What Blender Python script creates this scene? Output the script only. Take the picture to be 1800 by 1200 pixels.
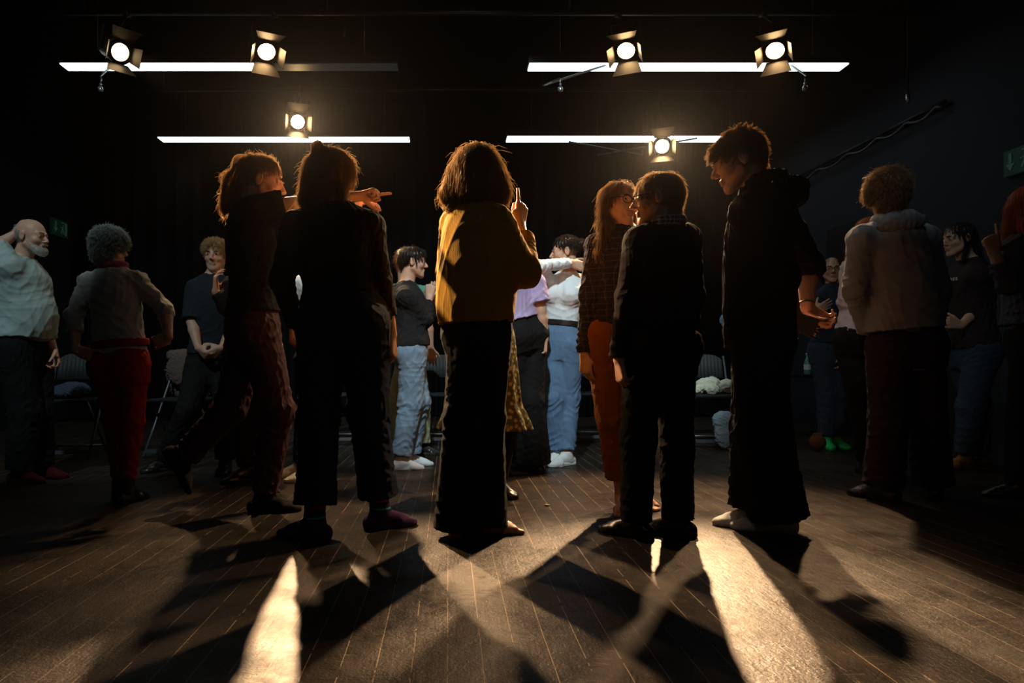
import bpy, math, random
import numpy as np
from mathutils import Matrix, Vector
random.seed(7); rng = np.random.default_rng(7)
for o in list(bpy.data.objects): bpy.data.objects.remove(o)
SC = bpy.context.scene; COL = SC.collection
# ------------------------------------------------------------------ camera, world, exposure
CX, CY, FP, CH = 788.0, 637.0, 1200.0, 0.74
cam = bpy.data.cameras.new('camera'); cam.sensor_width = 36.0; cam.lens = 24.0
cam.shift_x = (900 - CX) / 1800.0; cam.shift_y = (CY - 600) / 1800.0
cam.clip_end = 60
cam.dof.use_dof = False
camo = bpy.data.objects.new('camera', cam); COL.objects.link(camo)
camo.location = (0, 0, CH); camo.rotation_euler = (math.pi/2, 0, 0)
SC.camera = camo
SC.view_settings.view_transform = 'Standard'; SC.view_settings.look = 'None'
SC.view_settings.gamma = 1; SC.view_settings.use_curve_mapping = False
SC.view_settings.exposure = 0.0
w = bpy.data.worlds.new('hall_dark'); SC.world = w; w.use_nodes = True
bg = w.node_tree.nodes['Background']; bg.inputs[0].default_value = (.55, .75, .9, 1); bg.inputs[1].default_value = .006

wv = w.node_tree.nodes.new('ShaderNodeVolumeScatter'); wv.inputs['Density'].default_value = .00011; wv.inputs['Anisotropy'].default_value = .88   # faint haze, added to give the lamps a glow
w.node_tree.links.new(wv.outputs[0], w.node_tree.nodes['World Output'].inputs['Volume'])
hl = bpy.data.lights.new('added_fill_light', 'AREA'); hl.shape = 'RECTANGLE'; hl.size = 3.0; hl.size_y = .3; hl.energy = 2.4; hl.color = (.62, .82, 1.0)  # dim cool fill added behind the camera to replace lost ambient light
hlo = bpy.data.objects.new('added_fill_light', hl); COL.objects.link(hlo); hlo.location = (.1, -.9, 3.5); hlo.rotation_euler = (math.radians(35), 0, 0)

def at(x, y, d): return np.array([(x - CX) / FP * d, d, CH + (CY - y) / FP * d])
def V(*a): return np.array(a, float)
def nrm(v): v = np.asarray(v, float); return v / (np.linalg.norm(v) + 1e-12)

def spot(name, loc, aim, power, color, size, blend=.4, radius=.06):
    l = bpy.data.lights.new(name, 'SPOT'); l.energy = power; l.color = color
    l.spot_size = math.radians(size); l.spot_blend = blend; l.shadow_soft_size = radius
    o = bpy.data.objects.new(name, l); COL.objects.link(o); o.location = loc
    dv = Vector(aim) - Vector(loc); o.rotation_euler = dv.to_track_quat('-Z', 'Y').to_euler()
    return o
WARM = (1.0, .65, .35)
COOL = (.72, .93, 1.0)
# cool stage light hung high behind the camera: its lower edge clears the heads of the front people
FRONT = [((.1, 1.2, 4.5), (.25, 6.2, 1.30), 800, 43), ((-2.4, 1.2, 4.5), (-2.75, 6.2, .85), 270, 43), ((.8, 1.2, 4.5), (2.95, 5.6, 1.1), 90, 28)]
for i, (lo, ai, pw, sz) in enumerate(FRONT): spot('front_light', lo, ai, pw, COOL, sz, .30, .05)

# ------------------------------------------------------------------ material helpers
def mat(name, col, rough=.7, spec=.3, metal=0, bump=None, sss=0, sheen=0, emit=None, var=None, trans=0):
    m = bpy.data.materials.new(name); m.use_nodes = True; nt = m.node_tree; N = nt.nodes; L = nt.links
    b = N['Principled BSDF']; c = tuple(col) + (1,)
    b.inputs['Base Color'].default_value = c; b.inputs['Roughness'].default_value = rough
    b.inputs['Specular IOR Level'].default_value = spec; b.inputs['Metallic'].default_value = metal
    if sss: b.inputs['Subsurface Weight'].default_value = sss; b.inputs['Subsurface Radius'].default_value = (1, .35, .2); b.inputs['Subsurface Scale'].default_value = .012
    if sheen: b.inputs['Sheen Weight'].default_value = sheen; b.inputs['Sheen Roughness'].default_value = .4; b.inputs['Sheen Tint'].default_value = c
    if emit: b.inputs['Emission Color'].default_value = tuple(emit[0]) + (1,); b.inputs['Emission Strength'].default_value = emit[1]
    tc = N.new('ShaderNodeTexCoord')
    if var:
        n = N.new('ShaderNodeTexNoise'); n.inputs['Scale'].default_value = var[0]; n.inputs['Detail'].default_value = 5
        L.new(tc.outputs['Object'], n.inputs['Vector'])
        mx = N.new('ShaderNodeMix'); mx.data_type = 'RGBA'
        mx.inputs[6].default_value = tuple(x * (1 - var[1]) for x in col) + (1,); mx.inputs[7].default_value = tuple(min(1, x * (1 + var[1])) for x in col) + (1,)
        L.new(n.outputs['Fac'], mx.inputs[0]); L.new(mx.outputs[2], b.inputs['Base Color'])
    if bump:
        kind, sc, st = bump
        if kind == 'noise':
            n = N.new('ShaderNodeTexNoise'); n.inputs['Scale'].default_value = sc; n.inputs['Detail'].default_value = 3
        else:
            n = N.new('ShaderNodeTexWave'); n.inputs['Scale'].default_value = sc; n.bands_direction = 'DIAGONAL' if kind == 'twill' else 'X'
            n.inputs['Distortion'].default_value = .6
        L.new(tc.outputs['Object'], n.inputs['Vector'])
        bp = N.new('ShaderNodeBump'); bp.inputs['Strength'].default_value = st; bp.inputs['Distance'].default_value = .006
        L.new(n.outputs['Fac'], bp.inputs['Height']); L.new(bp.outputs[0], b.inputs['Normal'])
    if trans:
        t = N.new('ShaderNodeBsdfTranslucent'); t.inputs[0].default_value = tuple(x * min(4.6, .85/max(col)) for x in col) + (1,)
        ms = N.new('ShaderNodeMixShader'); ms.inputs[0].default_value = trans
        L.new(b.outputs[0], ms.inputs[1]); L.new(t.outputs[0], ms.inputs[2]); L.new(ms.outputs[0], N['Material Output'].inputs[0])
    return m
_cl = {}
def cloth(name, col, kind='noise', sc=450, st=.25, rough=.85, sheen=.12, var=(6, .15)):
    if name not in _cl: _cl[name] = mat(name, col, rough, .15, bump=(kind, sc, st), sheen=sheen, var=var)
    return _cl[name]
def hairm(name, col):
    if name not in _cl: _cl[name] = mat(name, col, .34, .8, trans=.65)
    return _cl[name]
def skin(name='skin_light', col=(.58, .33, .22)):
    if name not in _cl: _cl[name] = mat(name, col, .48, .4, bump=('noise', 160, .12), sss=.15, var=(14, .1))
    return _cl[name]
LIPS = mat('lip_skin', (.45, .22, .17), .4, .4)
EYEW = mat('eye_white', (.7, .68, .64), .2, .5); IRIS = mat('eye_iris', (.05, .03, .02), .1, .6)
BLACKM = mat('black_metal', (.012, .012, .013), .45, .5)
STEEL = mat('worn_steel', (.45, .46, .48), .35, .5, metal=.9, var=(20, .2))
WHITEP = mat('white_rubber', (.72, .74, .72), .5, .4)
GLASSF = mat('glasses_acetate', (.01, .008, .007), .15, .6)
LENSG = mat('spectacle_lens', (1, 1, 1), .02, .5)
_b = LENSG.node_tree.nodes['Principled BSDF']; _b.inputs['Transmission Weight'].default_value = 1; _b.inputs['IOR'].default_value = 1.05

# ------------------------------------------------------------------ mesh helpers
def mesh_obj(name, verts, quads, mats, parent=None, base=None, smooth=True, midx=None):
    verts = np.asarray(verts, np.float32)
    if base is not None: verts = verts - np.asarray(base, np.float32)
    me = bpy.data.meshes.new(name); q = np.asarray(quads, np.int32); k = q.shape[1]
    me.vertices.add(len(verts)); me.vertices.foreach_set('co', verts.ravel())
    me.loops.add(q.size); me.loops.foreach_set('vertex_index', q.ravel())
    me.polygons.add(len(q)); me.polygons.foreach_set('loop_start', np.arange(0, q.size, k, dtype=np.int32))
    if midx is not None: me.polygons.foreach_set('material_index', np.asarray(midx, np.int32))
    me.update(calc_edges=True)
    if smooth: me.shade_smooth()
    for m in (mats if isinstance(mats, (list, tuple)) else [mats]): me.materials.append(m)
    o = bpy.data.objects.new(name, me); COL.objects.link(o)
    if parent is not None: o.parent = parent
    return o
def thing(name, label, cat, loc=(0, 0, 0), group=None, rz=0):
    o = bpy.data.objects.new(name, None); COL.objects.link(o); o.location = tuple(float(v) for v in loc); o.rotation_euler = (0, 0, rz)
    o.empty_display_size = .1
    o['label'] = label; o['category'] = cat
    if group: o['group'] = group
    return o
def tag(o, label, cat, group=None):
    o['label'] = label; o['category'] = cat
    if group: o['group'] = group
    return o
class PM:
    """collects boxes, tubes and plates into one polygon mesh"""
    def __init__(s): s.v = []; s.f = []
    def add(s, v, f):
        n = len(s.v); s.v += [tuple(map(float, p)) for p in v]; s.f += [tuple(i + n for i in g) for g in f]; return s
    def box(s, c, d, R=None):
        c = np.array(c, float); R = np.eye(3) if R is None else R
        v = [c + R[0]*x*d[0]/2 + R[1]*y*d[1]/2 + R[2]*z*d[2]/2 for x in (-1, 1) for y in (-1, 1) for z in (-1, 1)]
        return s.add(v, [(0, 1, 3, 2), (4, 6, 7, 5), (0, 4, 5, 1), (2, 3, 7, 6), (0, 2, 6, 4), (1, 5, 7, 3)])
    def tube(s, pts, r, n=10, cap=True):
        pts = [np.array(p, float) for p in pts]; rs = r if isinstance(r, (list, tuple, np.ndarray)) else [r]*len(pts)
        v = []; up = None
        for i, p in enumerate(pts):
            t = nrm(pts[min(i+1, len(pts)-1)] - pts[max(i-1, 0)])
            if up is None: up = V(0, 0, 1) if abs(t[2]) < .9 else V(1, 0, 0)
            a = nrm(np.cross(up, t)); b = np.cross(t, a); up = b
            v += [p + rs[i]*(a*math.cos(2*math.pi*j/n) + b*math.sin(2*math.pi*j/n)) for j in range(n)]
        f = [(i*n+j, i*n+(j+1) % n, (i+1)*n+(j+1) % n, (i+1)*n+j) for i in range(len(pts)-1) for j in range(n)]
        if cap: f += [tuple(reversed(range(n))), tuple((len(pts)-1)*n + j for j in range(n))]
        return s.add(v, f)
    def plate(s, pts, th):
        p = [np.array(q, float) for q in pts]; nn = nrm(np.cross(p[1]-p[0], p[2]-p[0]))*th/2; n = len(p)
        v = [q - nn for q in p] + [q + nn for q in p]
        f = [tuple(reversed(range(n))), tuple(range(n, 2*n))] + [(i, (i+1) % n, n+(i+1) % n, n+i) for i in range(n)]
        return s.add(v, f)
    def build(s, name, m, parent=None, smooth=False, base=None, bevel=0):
        b = np.zeros(3) if base is None else np.asarray(base, float)
        me = bpy.data.meshes.new(name); me.from_pydata([tuple(np.array(p)-b) for p in s.v], [], s.f); me.update()
        for mm in (m if isinstance(m, (list, tuple)) else [m]): me.materials.append(mm)
        if smooth:
            me.shade_smooth()
        o = bpy.data.objects.new(name, me); COL.objects.link(o)
        if parent is not None: o.parent = parent
        if bevel:
            md = o.modifiers.new('bevel', 'BEVEL'); md.width = bevel; md.segments = 2; md.limit_method = 'ANGLE'
        return o

# ------------------------------------------------------------------ implicit surfaces
class Field:
    def __init__(s, h=.006): s.h = h; s.P = []; s.post = []; s.clips = []
    def _a(s, lo, hi, fn, k, op): s.P.append((np.array(lo, float), np.array(hi, float), fn, k, op)); return s
    def cone(s, a, b, ra, rb, k=.012, op='u', flat=False, sq=None, clip=None, wr=None):
        a = np.asarray(a, float); b = np.asarray(b, float); ab = b - a; L2 = float(ab @ ab) + 1e-12; ax = ab / math.sqrt(L2)
        R = max(ra, rb) * (1 if sq is None else max(1, 1 / sq[1])) + .004
        lo = np.minimum(a, b) - R; hi = np.maximum(a, b) + R
        def fn(X, Y, Z):
            px, py, pz = X - a[0], Y - a[1], Z - a[2]
            t = np.clip((px*ab[0] + py*ab[1] + pz*ab[2]) / L2, 0, 1)
            qx, qy, qz = px - t*ab[0], py - t*ab[1], pz - t*ab[2]
            d2 = qx*qx + qy*qy + qz*qz
            if sq is not None:
                c = qx*sq[0][0] + qy*sq[0][1] + qz*sq[0][2]; d2 = d2 + (sq[1]**2 - 1)*c*c
            r = ra + (rb - ra)*t
            if wr is not None:
                Lm = math.sqrt(L2)
                r = r + .55*wr[0]*(1 - 2*np.abs(np.sin(t*Lm/wr[1]*3.6 + 1.9*np.sin(X*31 + Y*24 + wr[2]) + 1.3*np.sin(Z*23 - X*19 + wr[2]*2))))*np.clip(np.abs(t-.5)*1.7+.15, 0, 1)
            d = np.sqrt(d2) - r
            if flat: d = np.maximum(d, (X-b[0])*ax[0] + (Y-b[1])*ax[1] + (Z-b[2])*ax[2])
            if clip is not None: d = np.maximum(d, -((X-clip[0][0])*clip[1][0] + (Y-clip[0][1])*clip[1][1] + (Z-clip[0][2])*clip[1][2]))
            return d
        return s._a(lo, hi, fn, k, op)
    def ell(s, c, r, R=None, k=.012, op='u'):
        c = np.asarray(c, float); R = np.eye(3) if R is None else R; r = np.asarray(r, float); m = r.min()
        e = np.sqrt(((R*r[:, None])**2).sum(0))
        def fn(X, Y, Z):
            x, y, z = X-c[0], Y-c[1], Z-c[2]
            q = sum(((x*R[i][0] + y*R[i][1] + z*R[i][2]) / r[i])**2 for i in range(3))
            q = np.sqrt(q); return (q - 1) * m * (.6 + .4*np.minimum(q, 1.5))
        return s._a(c - e, c + e, fn, k, op)
    def loft(s, o, R, secs, k=.015, op='u', n=2.3, wave=None):
        o = np.asarray(o, float); S = np.array(secs, float); z = np.linspace(S[0, 0], S[-1, 0], 80)
        T = [np.interp(z, S[:, 0], S[:, i]) for i in (1, 2, 3)]
        ker = np.array([1, 3, 5, 3, 1.]) / 13
        for _ in range(4): T = [np.convolve(np.pad(t, 2, mode='edge'), ker, 'valid') for t in T]
        W = S[:, 1].max() + .03; D = (S[:, 2] + abs(S[:, 3])).max() + .03
        cs = np.array([o + R[0]*x*W + R[1]*y*D + R[2]*zz for x in (-1, 1) for y in (-1, 1) for zz in (S[0, 0], S[-1, 0])])
        def fn(X, Y, Z):
            x, y, zz = X-o[0], Y-o[1], Z-o[2]
            lx = x*R[0][0] + y*R[0][1] + zz*R[0][2]; ly = x*R[1][0] + y*R[1][1] + zz*R[1][2]; lz = x*R[2][0] + y*R[2][1] + zz*R[2][2]
            sh = lz.shape; f = lz.ravel()
            wx = np.interp(f, z, T[0]).reshape(sh); wy = np.interp(f, z, T[1]).reshape(sh); oy = np.interp(f, z, T[2]).reshape(sh)
            ly = ly - oy
            if wave is not None:
                ang = np.arctan2(ly, lx); g = 1 + wave[0]*np.sin(ang*wave[1] + 1.5*np.sin(ang*3) + wave[2]*lz) * np.clip((S[-1, 0] - lz)/(S[-1, 0]-S[0, 0]), 0, 1); wx = wx*g; wy = wy*g
            q = (np.abs(lx/wx)**n + np.abs(ly/wy)**n)**(1/n)
            d = (q - 1)*np.minimum(wx, wy)
            return np.maximum(np.maximum(d, lz - S[-1, 0]), S[0, 0] - lz)
        return s._a(cs.min(0), cs.max(0), fn, k, op)
    def wrinkle(s, amp, wl=.06, seed=0, aniso=(1, 1, .55)):
        r = np.random.default_rng(seed); K = []
        for i in range(5):
            v = nrm(r.normal(size=3)) * np.array(aniso); K.append((v*6.283/(wl*r.uniform(.6, 1.8)), r.uniform(0, 6), nrm(r.normal(size=3))*6.283/(wl*2.6)))
        def fn(x, y, z):
            t = 0
            for v, ph, u in K:
                a = np.sin(v[0]*x + v[1]*y + v[2]*z + ph + 1.9*np.sin(u[0]*x + u[1]*y + u[2]*z))
                t = t + (1 - np.abs(a))**2 * 1.6 - .55
            return -amp*t/3.6
        s.post.append(fn); return s
    def clip(s, p, n): s.clips.append((np.asarray(p, float), nrm(n))); return s
    def mesh(s):
        h = s.h
        us = [p for p in s.P if p[4] == 'u']
        lo = np.min([p[0] for p in us], 0) - 3*h - .01; hi = np.max([p[1] for p in us], 0) + 3*h + .01
        n = np.ceil((hi - lo)/h).astype(int) + 1
        ax = [(lo[i] + h*np.arange(n[i])).astype(np.float32) for i in range(3)]
        BIG = .045; F = np.full(n, BIG, np.float32)
        for l, u, fn, k, op in s.P:
            m = max(.02, k) + 2*h
            i0 = np.clip(np.floor((l - m - lo)/h).astype(int), 0, n); i1 = np.clip(np.ceil((u + m - lo)/h).astype(int) + 1, 0, n)
            if (i1 <= i0).any(): continue
            sl = tuple(slice(a, b) for a, b in zip(i0, i1))
            X = ax[0][sl[0]][:, None, None]; Y = ax[1][sl[1]][None, :, None]; Z = ax[2][sl[2]][None, None, :]
            X, Y, Z = np.broadcast_arrays(X, Y, Z)
            d = fn(X, Y, Z).astype(np.float32); old = F[sl]; k = max(k, 1e-4)
            if op == 'u':
                hh = np.clip(k - np.abs(old - d), 0, None)/k; F[sl] = np.minimum(old, d) - hh*hh*k/4
            elif op == 's':
                d = -d; hh = np.clip(k - np.abs(old - d), 0, None)/k; F[sl] = np.maximum(old, d) + hh*hh*k/4
            F[sl] = np.minimum(F[sl], BIG)
        if s.clips:
            X = ax[0][:, None, None]; Y = ax[1][None, :, None]; Z = ax[2][None, None, :]
            for p, nn in s.clips: F = np.maximum(F, ((X-p[0])*nn[0] + (Y-p[1])*nn[1] + (Z-p[2])*nn[2])).astype(np.float32)
        if s.post:
            I = np.nonzero(np.abs(F) < .022)
            x, y, z = ax[0][I[0]], ax[1][I[1]], ax[2][I[2]]
            for fn in s.post: F[I] += fn(x, y, z).astype(np.float32)
        for a in range(3):
            sl = [slice(None)]*3; sl[a] = 0; F[tuple(sl)] = BIG; sl[a] = -1; F[tuple(sl)] = BIG
        S = F < 0
        c = np.zeros(n - 1, np.int8)
        for dx in (0, 1):
            for dy in (0, 1):
                for dz in (0, 1): c += S[dx:n[0]-1+dx, dy:n[1]-1+dy, dz:n[2]-1+dz]
        act = (c > 0) & (c < 8); G = np.argwhere(act); idx = np.full(n - 1, -1, np.int32); idx[act] = np.arange(len(G))
        acc = np.zeros((len(G), 3), np.float32); cnt = np.zeros(len(G), np.float32)
        cor = [np.array([i, j, k]) for i in (0, 1) for j in (0, 1) for k in (0, 1)]
        for a in cor:
            for e in range(3):
                if a[e] == 0:
                    b = a.copy(); b[e] = 1
                    f0 = F[tuple((G + a).T)]; f1 = F[tuple((G + b).T)]; m = (f0 < 0) != (f1 < 0)
                    t = np.where(m, f0/np.where(m, f0 - f1, 1), 0)
                    acc += (a[None] + (b - a)[None]*t[:, None])*m[:, None]; cnt += m
        verts = lo + h*(G + acc/np.maximum(cnt, 1)[:, None])
        quads = []
        for a in range(3):
            b, cc = (a+1) % 3, (a+2) % 3
            s0 = [slice(None)]*3; s1 = [slice(None)]*3; s0[a] = slice(0, -1); s1[a] = slice(1, None)
            ch = S[tuple(s0)] != S[tuple(s1)]; g = np.argwhere(ch)
            g = g[(g[:, b] > 0) & (g[:, cc] > 0) & (g[:, b] < n[b]-1) & (g[:, cc] < n[cc]-1)]
            eb = np.zeros(3, int); eb[b] = 1; ec = np.zeros(3, int); ec[cc] = 1
            q = np.stack([idx[tuple((g-eb-ec).T)], idx[tuple((g-ec).T)], idx[tuple(g.T)], idx[tuple((g-eb).T)]], 1)
            ins = S[tuple(g.T)]; q[~ins] = q[~ins][:, ::-1]; quads.append(q)
        s.F = F; s.lo = lo; s.n = n
        return verts, np.concatenate(quads)
    def grad(s, p):
        i = np.clip(np.round((p - s.lo)/s.h).astype(int), 1, s.n - 2)
        F = s.F; g = np.stack([F[i[:, 0]+1, i[:, 1], i[:, 2]] - F[i[:, 0]-1, i[:, 1], i[:, 2]], F[i[:, 0], i[:, 1]+1, i[:, 2]] - F[i[:, 0], i[:, 1]-1, i[:, 2]], F[i[:, 0], i[:, 1], i[:, 2]+1] - F[i[:, 0], i[:, 1], i[:, 2]-1]], 1)
        l = np.linalg.norm(g, axis=1, keepdims=True); return F[i[:, 0], i[:, 1], i[:, 2]], np.where(l > 1e-6, g/np.maximum(l, 1e-6), 0)

def rot(yaw, pitch=0, roll=0):
    """rows = right, forward, up.  yaw 0 looks away from the camera, +90 to the right; pitch > 0 looks down"""
    a = math.radians(yaw); f = V(math.sin(a), math.cos(a), 0); r = V(math.cos(a), -math.sin(a), 0); u = V(0, 0, 1)
    p = math.radians(pitch); f2 = f*math.cos(p) - u*math.sin(p); u2 = u*math.cos(p) + f*math.sin(p)
    q = math.radians(roll); r2 = r*math.cos(q) - u2*math.sin(q); u3 = u2*math.cos(q) + r*math.sin(q)
    return np.array([r2, f2, u3])

SEC = [(-.13, .150, .088, -.012), (-.04, .168, .112, -.016), (.06, .158, .106, -.004), (.16, .134, .092, .002), (.26, .136, .098, .006), (.36, .150, .106, .004), (.43, .155, .100, 0), (.49, .118, .078, -.006), (.54, .062, .055, -.01)]
POSES = {'relax': [(18, 25, 15), (24, 30, 20), (28, 34, 22), (32, 38, 25), 20], 'flat': [(4, 6, 4), (3, 5, 4), (4, 6, 4), (6, 8, 5), 8],
         'point': [(2, 4, 3), (78, 92, 50), (80, 95, 50), (82, 95, 50), 60], 'fist': [(62, 88, 50), (68, 90, 50), (70, 90, 50), (72, 90, 50), 55],
         'curl': [(30, 45, 30), (38, 50, 32), (42, 52, 34), (46, 55, 35), 35], 'claw': [(20, 45, 30), (50, 55, 35), (58, 58, 38), (30, 40, 30), 45]}

class Person:
    def __init__(s, label, d, H, yaw, hd, nk, pv, arms, legs, look=(0, 0, 0), bw=1, bd=1, h=.006, cat='person', group=None, belly=0, bust=0, skinm=None, lean=0):
        s.d = d; s.s = H/1.7; s.h = h; s.bw = bw; s.bd = bd; s.sk = skinm or skin(); q = s.s
        s.hd = s.pt(hd); s.nk = s.pt(nk); s.pv = s.pt(pv)
        U = nrm(s.nk - s.pv); F0 = rot(yaw)[1]; R = nrm(np.cross(F0, U)); F = np.cross(U, R); s.R = np.array([R, F, U]); s.T = np.linalg.norm(s.nk - s.pv)
        s.HR = rot(*look)
        s.base = V(s.pv[0], d, 0)
        s.root = thing('person', label, cat, s.base, group)
        s.belly = belly; s.bust = bust
        s.arm = {}
        for side, sg in (('L', -1), ('R', 1)):
            a = arms.get(side) or {}
            sh = s.pt(a['s']) if a.get('s') else s.nk + R*sg*.165*q*bw - U*.055*q
            if a.get('e') is None: el = sh + R*sg*.04*q - U*.27*q; wr = el - U*.24*q + F*.05*q
            else: el = s.pt(a['e']); wr = s.pt(a['w'])
            hd_ = nrm(a['d']) if a.get('d') is not None else nrm(wr - el)
            n = np.asarray(a['n'], float) if a.get('n') is not None else -R*sg + .001
            n = nrm(n - hd_*(n @ hd_))
            s.arm[side] = dict(s=sh, e=el, w=wr, d=hd_, n=n, t=(np.cross(hd_, n) if side == 'R' else np.cross(n, hd_)), pose=a.get('p', 'relax'))
        s.leg = {}
        for side, sg in (('L', -1), ('R', 1)):
            l = legs[side]; dd = l.get('dd', 0)
            hip = s.pv + R*sg*.085*q*bw - U*.02*q
            kn = s.pt(l['k'])
            if l.get('air') is not None: an = s.pt(l['a']); FR = rot(l.get('y', yaw), l['air'])
            else:
                D = d + dd; an = V((l['a'] - CX)/FP*D, D, .082*q); FR = rot(l.get('y', yaw))
            s.leg[side] = dict(h=hip, k=kn, a=an, R=FR)
    def pt(s, p): return at(p[0], p[1], s.d + (p[2] if len(p) > 2 else 0))
    def hp(s, x, y, z): return s.hd + s.s*(s.HR[0]*x + s.HR[1]*y + s.HR[2]*z)
    def finish(s, name, f, m, parent=None, midx=None):
        v, q = f.mesh(); s.last = f
        mi = midx(v, q) if midx else None
        o = mesh_obj(name, v, q, m, parent or s.root, s.base, midx=mi); f.F = f.F if name == 'hair' else None
        return o
    # -------- the body: one continuous surface
    def body(s, toes=(), h=None, face=True, brows=None):
        f = Field(h or s.h); q = s.s; c = f.cone; hp = s.hp; R, F, U = s.R
        zs = s.T/.54
        f.loft(s.pv, s.R, [(z*zs, (wx*s.bw - .016)*q, (wy*s.bd - .016)*q, oy*q) for z, wx, wy, oy in SEC])
        f.cone(s.nk - U*.02*q, hp(0, -.028, -.06), .060*q, .054*q, .03)
        for sg in (-1, 1):
            side = 'L' if sg < 0 else 'R'; a = s.arm[side]
            c(s.nk - U*.02*q + R*sg*.03*q, a['s'], .045*q, .045*q, .03)
            c(a['s'], a['e'], .050*q, .039*q, .02)
            m = a['e']*.7 + a['w']*.3; c(a['e'], m, .038*q, .040*q, .012); c(m, a['w'], .040*q, .025*q, .012)
            s.hand(f, side)
            l = s.leg[side]
            c(l['h'], l['k'], .072*q*s.bw, .048*q, .02); m = l['k']*.68 + l['a']*.32 - l['R'][1]*.006*q
            c(l['k'], m, .047*q, .047*q, .02); c(m, l['a'], .047*q, .034*q, .02)
            s.foot(f, l, q, 1, side in toes)
            f.ell(s.pv + R*sg*.07*q - F*.035*q - U*.02*q, V(.07, .065, .08)*q, s.R, .03)
            if s.bust: f.ell(s.nk - U*.16*q + R*sg*.07*q + F*.085*q, V(.06, .055, .06)*q*s.bust, s.R, .03)
        s.skull(f)
        def mi(v, qd):
            w = s.HR @ ((v - s.hd)/q).T
            lip = (np.abs(w[0]) < .024) & (w[1] > .084 - abs(w[0])*.25) & (w[2] < -.050) & (w[2] > -.077)
            return lip[qd].all(1).astype(np.int32)
        o = s.finish('body', f, [s.sk, LIPS], midx=mi); s.bodyo = o
        if face:
            for sg in (-1, 1):
                p = PM(); n = 14; c0 = hp(sg*.031, .0735, .002); r = .0132*q
                for i in range(n+1):
                    pass
                vs = []; fs = []; mi2 = []
                for i in range(9):
                    th = math.pi*i/8*.55
                    for j in range(14):
                        ph = 2*math.pi*j/14; vs.append(c0 + r*(s.HR[1]*math.cos(th) + math.sin(th)*(s.HR[0]*math.cos(ph) + s.HR[2]*math.sin(ph))))
                for i in range(8):
                    for j in range(14): fs.append((i*14+j, i*14+(j+1) % 14, (i+1)*14+(j+1) % 14, (i+1)*14+j)); mi2.append(1 if i < 3 else 0)
                mesh_obj('eye', vs, fs, [EYEW, IRIS], s.root, s.base, midx=mi2)
                pts = [hp(sg*(.014 + .011*i), .0955 - .0035*i - (.003 if i > 2 else 0), .0215 + .002*math.sin(i*.9)) for i in range(4)]
                PM().tube(pts, [.0022*q, .0034*q, .003*q, .0014*q], 6).build('eyebrow', brows or hairm('brow_dark', (.03, .018, .01)), s.root, True, s.base)
        return o
    def skull(s, f):
        q = s.s; hp = s.hp; E = lambda c, r, k=.01, op='u': f.ell(hp(*c), V(*r)*q, s.HR, k, op)
        C = lambda a, b, ra, rb, k=.008, op='u': f.cone(hp(*a), hp(*b), ra*q, rb*q, k, op)
        E((0, -.014, .030), (.073, .093, .080)); E((0, .022, -.020), (.060, .064, .085), .02)
        for g in (-1, 1):
            C((g*.050, .002, -.050), (g*.016, .062, -.096), .019, .018, .02)
            E((g*.036, .052, -.026), (.024, .026, .022), .015)
            C((g*.012, .081, .019), (g*.040, .070, .020), .011, .009, .012)
            E((g*.031, .094, .001), (.017, .015, .011), .01, 's')
            E((g*.031, .0725, .001), (.0155, .0145, .0135), .003)
            C((g*.045, .074, .009), (g*.018, .081, .009), .005, .004, .004)
            E((g*.0115, .096, -.032), (.0085, .010, .007), .005)
            E((g*.0775, -.010, -.004), (.008, .019, .033), .004); E((g*.087, -.004, -.002), (.006, .010, .019), .004, 's')
        C((0, .084, .010), (0, .108, -.027), .0085, .0105, .008)
        C((0, .066, -.093), (0, .069, -.103), .020, .016, .015)
        C((-.016, .083, -.058), (.016, .083, -.058), .0065, .0065, .006); C((0, .088, -.057), (0, .088, -.058), .007, .007, .004)
        C((-.014, .082, -.070), (.014, .082, -.070), .0075, .0075, .005)
        C((-.022, .090, -.0635), (.022, .090, -.0635), .0014, .0014, .003, 's')
    def hand(s, f, side):
        a = s.arm[side]; q = s.s; w = a['w']; d, n, t = a['d'], a['n'], a['t']; cur = POSES[a['pose']]
        P = lambda l, tt, nn=0: w + q*(d*l + t*tt + n*nn)
        sp = [.031, .0105, -.0105, -.030]; base = [.090, .094, .090, .080]; ln = [.072, .080, .074, .058]; rr = [.0086, .0088, .0083, .0074]
        for i in range(4):
            f.cone(w + t*sp[i]*.45*q, P(base[i], sp[i]), .0155*q, .0125*q, .010)
        f.cone(P(.012, .012, .004), P(.05, .036, .012), .015*q, .013*q, .010)
        for i in range(4):
            p = P(base[i]-.004, sp[i]); ang = 0; sd = nrm(d + t*sp[i]*2.2)
            for j, (fr, c) in enumerate(zip((.45, .30, .25), cur[i])):
                ang += math.radians(c); v = sd*math.cos(ang) + n*math.sin(ang); p2 = p + v*ln[i]*fr*q
                f.cone(p, p2, rr[i]*(1 - .09*j)*q, rr[i]*(.91 - .09*j)*q, .003); p = p2
        ca = math.radians(cur[4]); p = P(.022, .030, .010); v = nrm(d*.75 + t*.75*math.cos(ca) + n*(.25 + .9*math.sin(ca)))
        for j, (l, r) in enumerate(((.040, .0118), (.030, .0100), (.024, .0088))):
            p2 = p + v*l*q; f.cone(p, p2, r*q, r*.92*q, .004); p = p2; v = nrm(v + (n*.35 - t*.45)*math.sin(ca)*.8 + d*.15)
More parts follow.
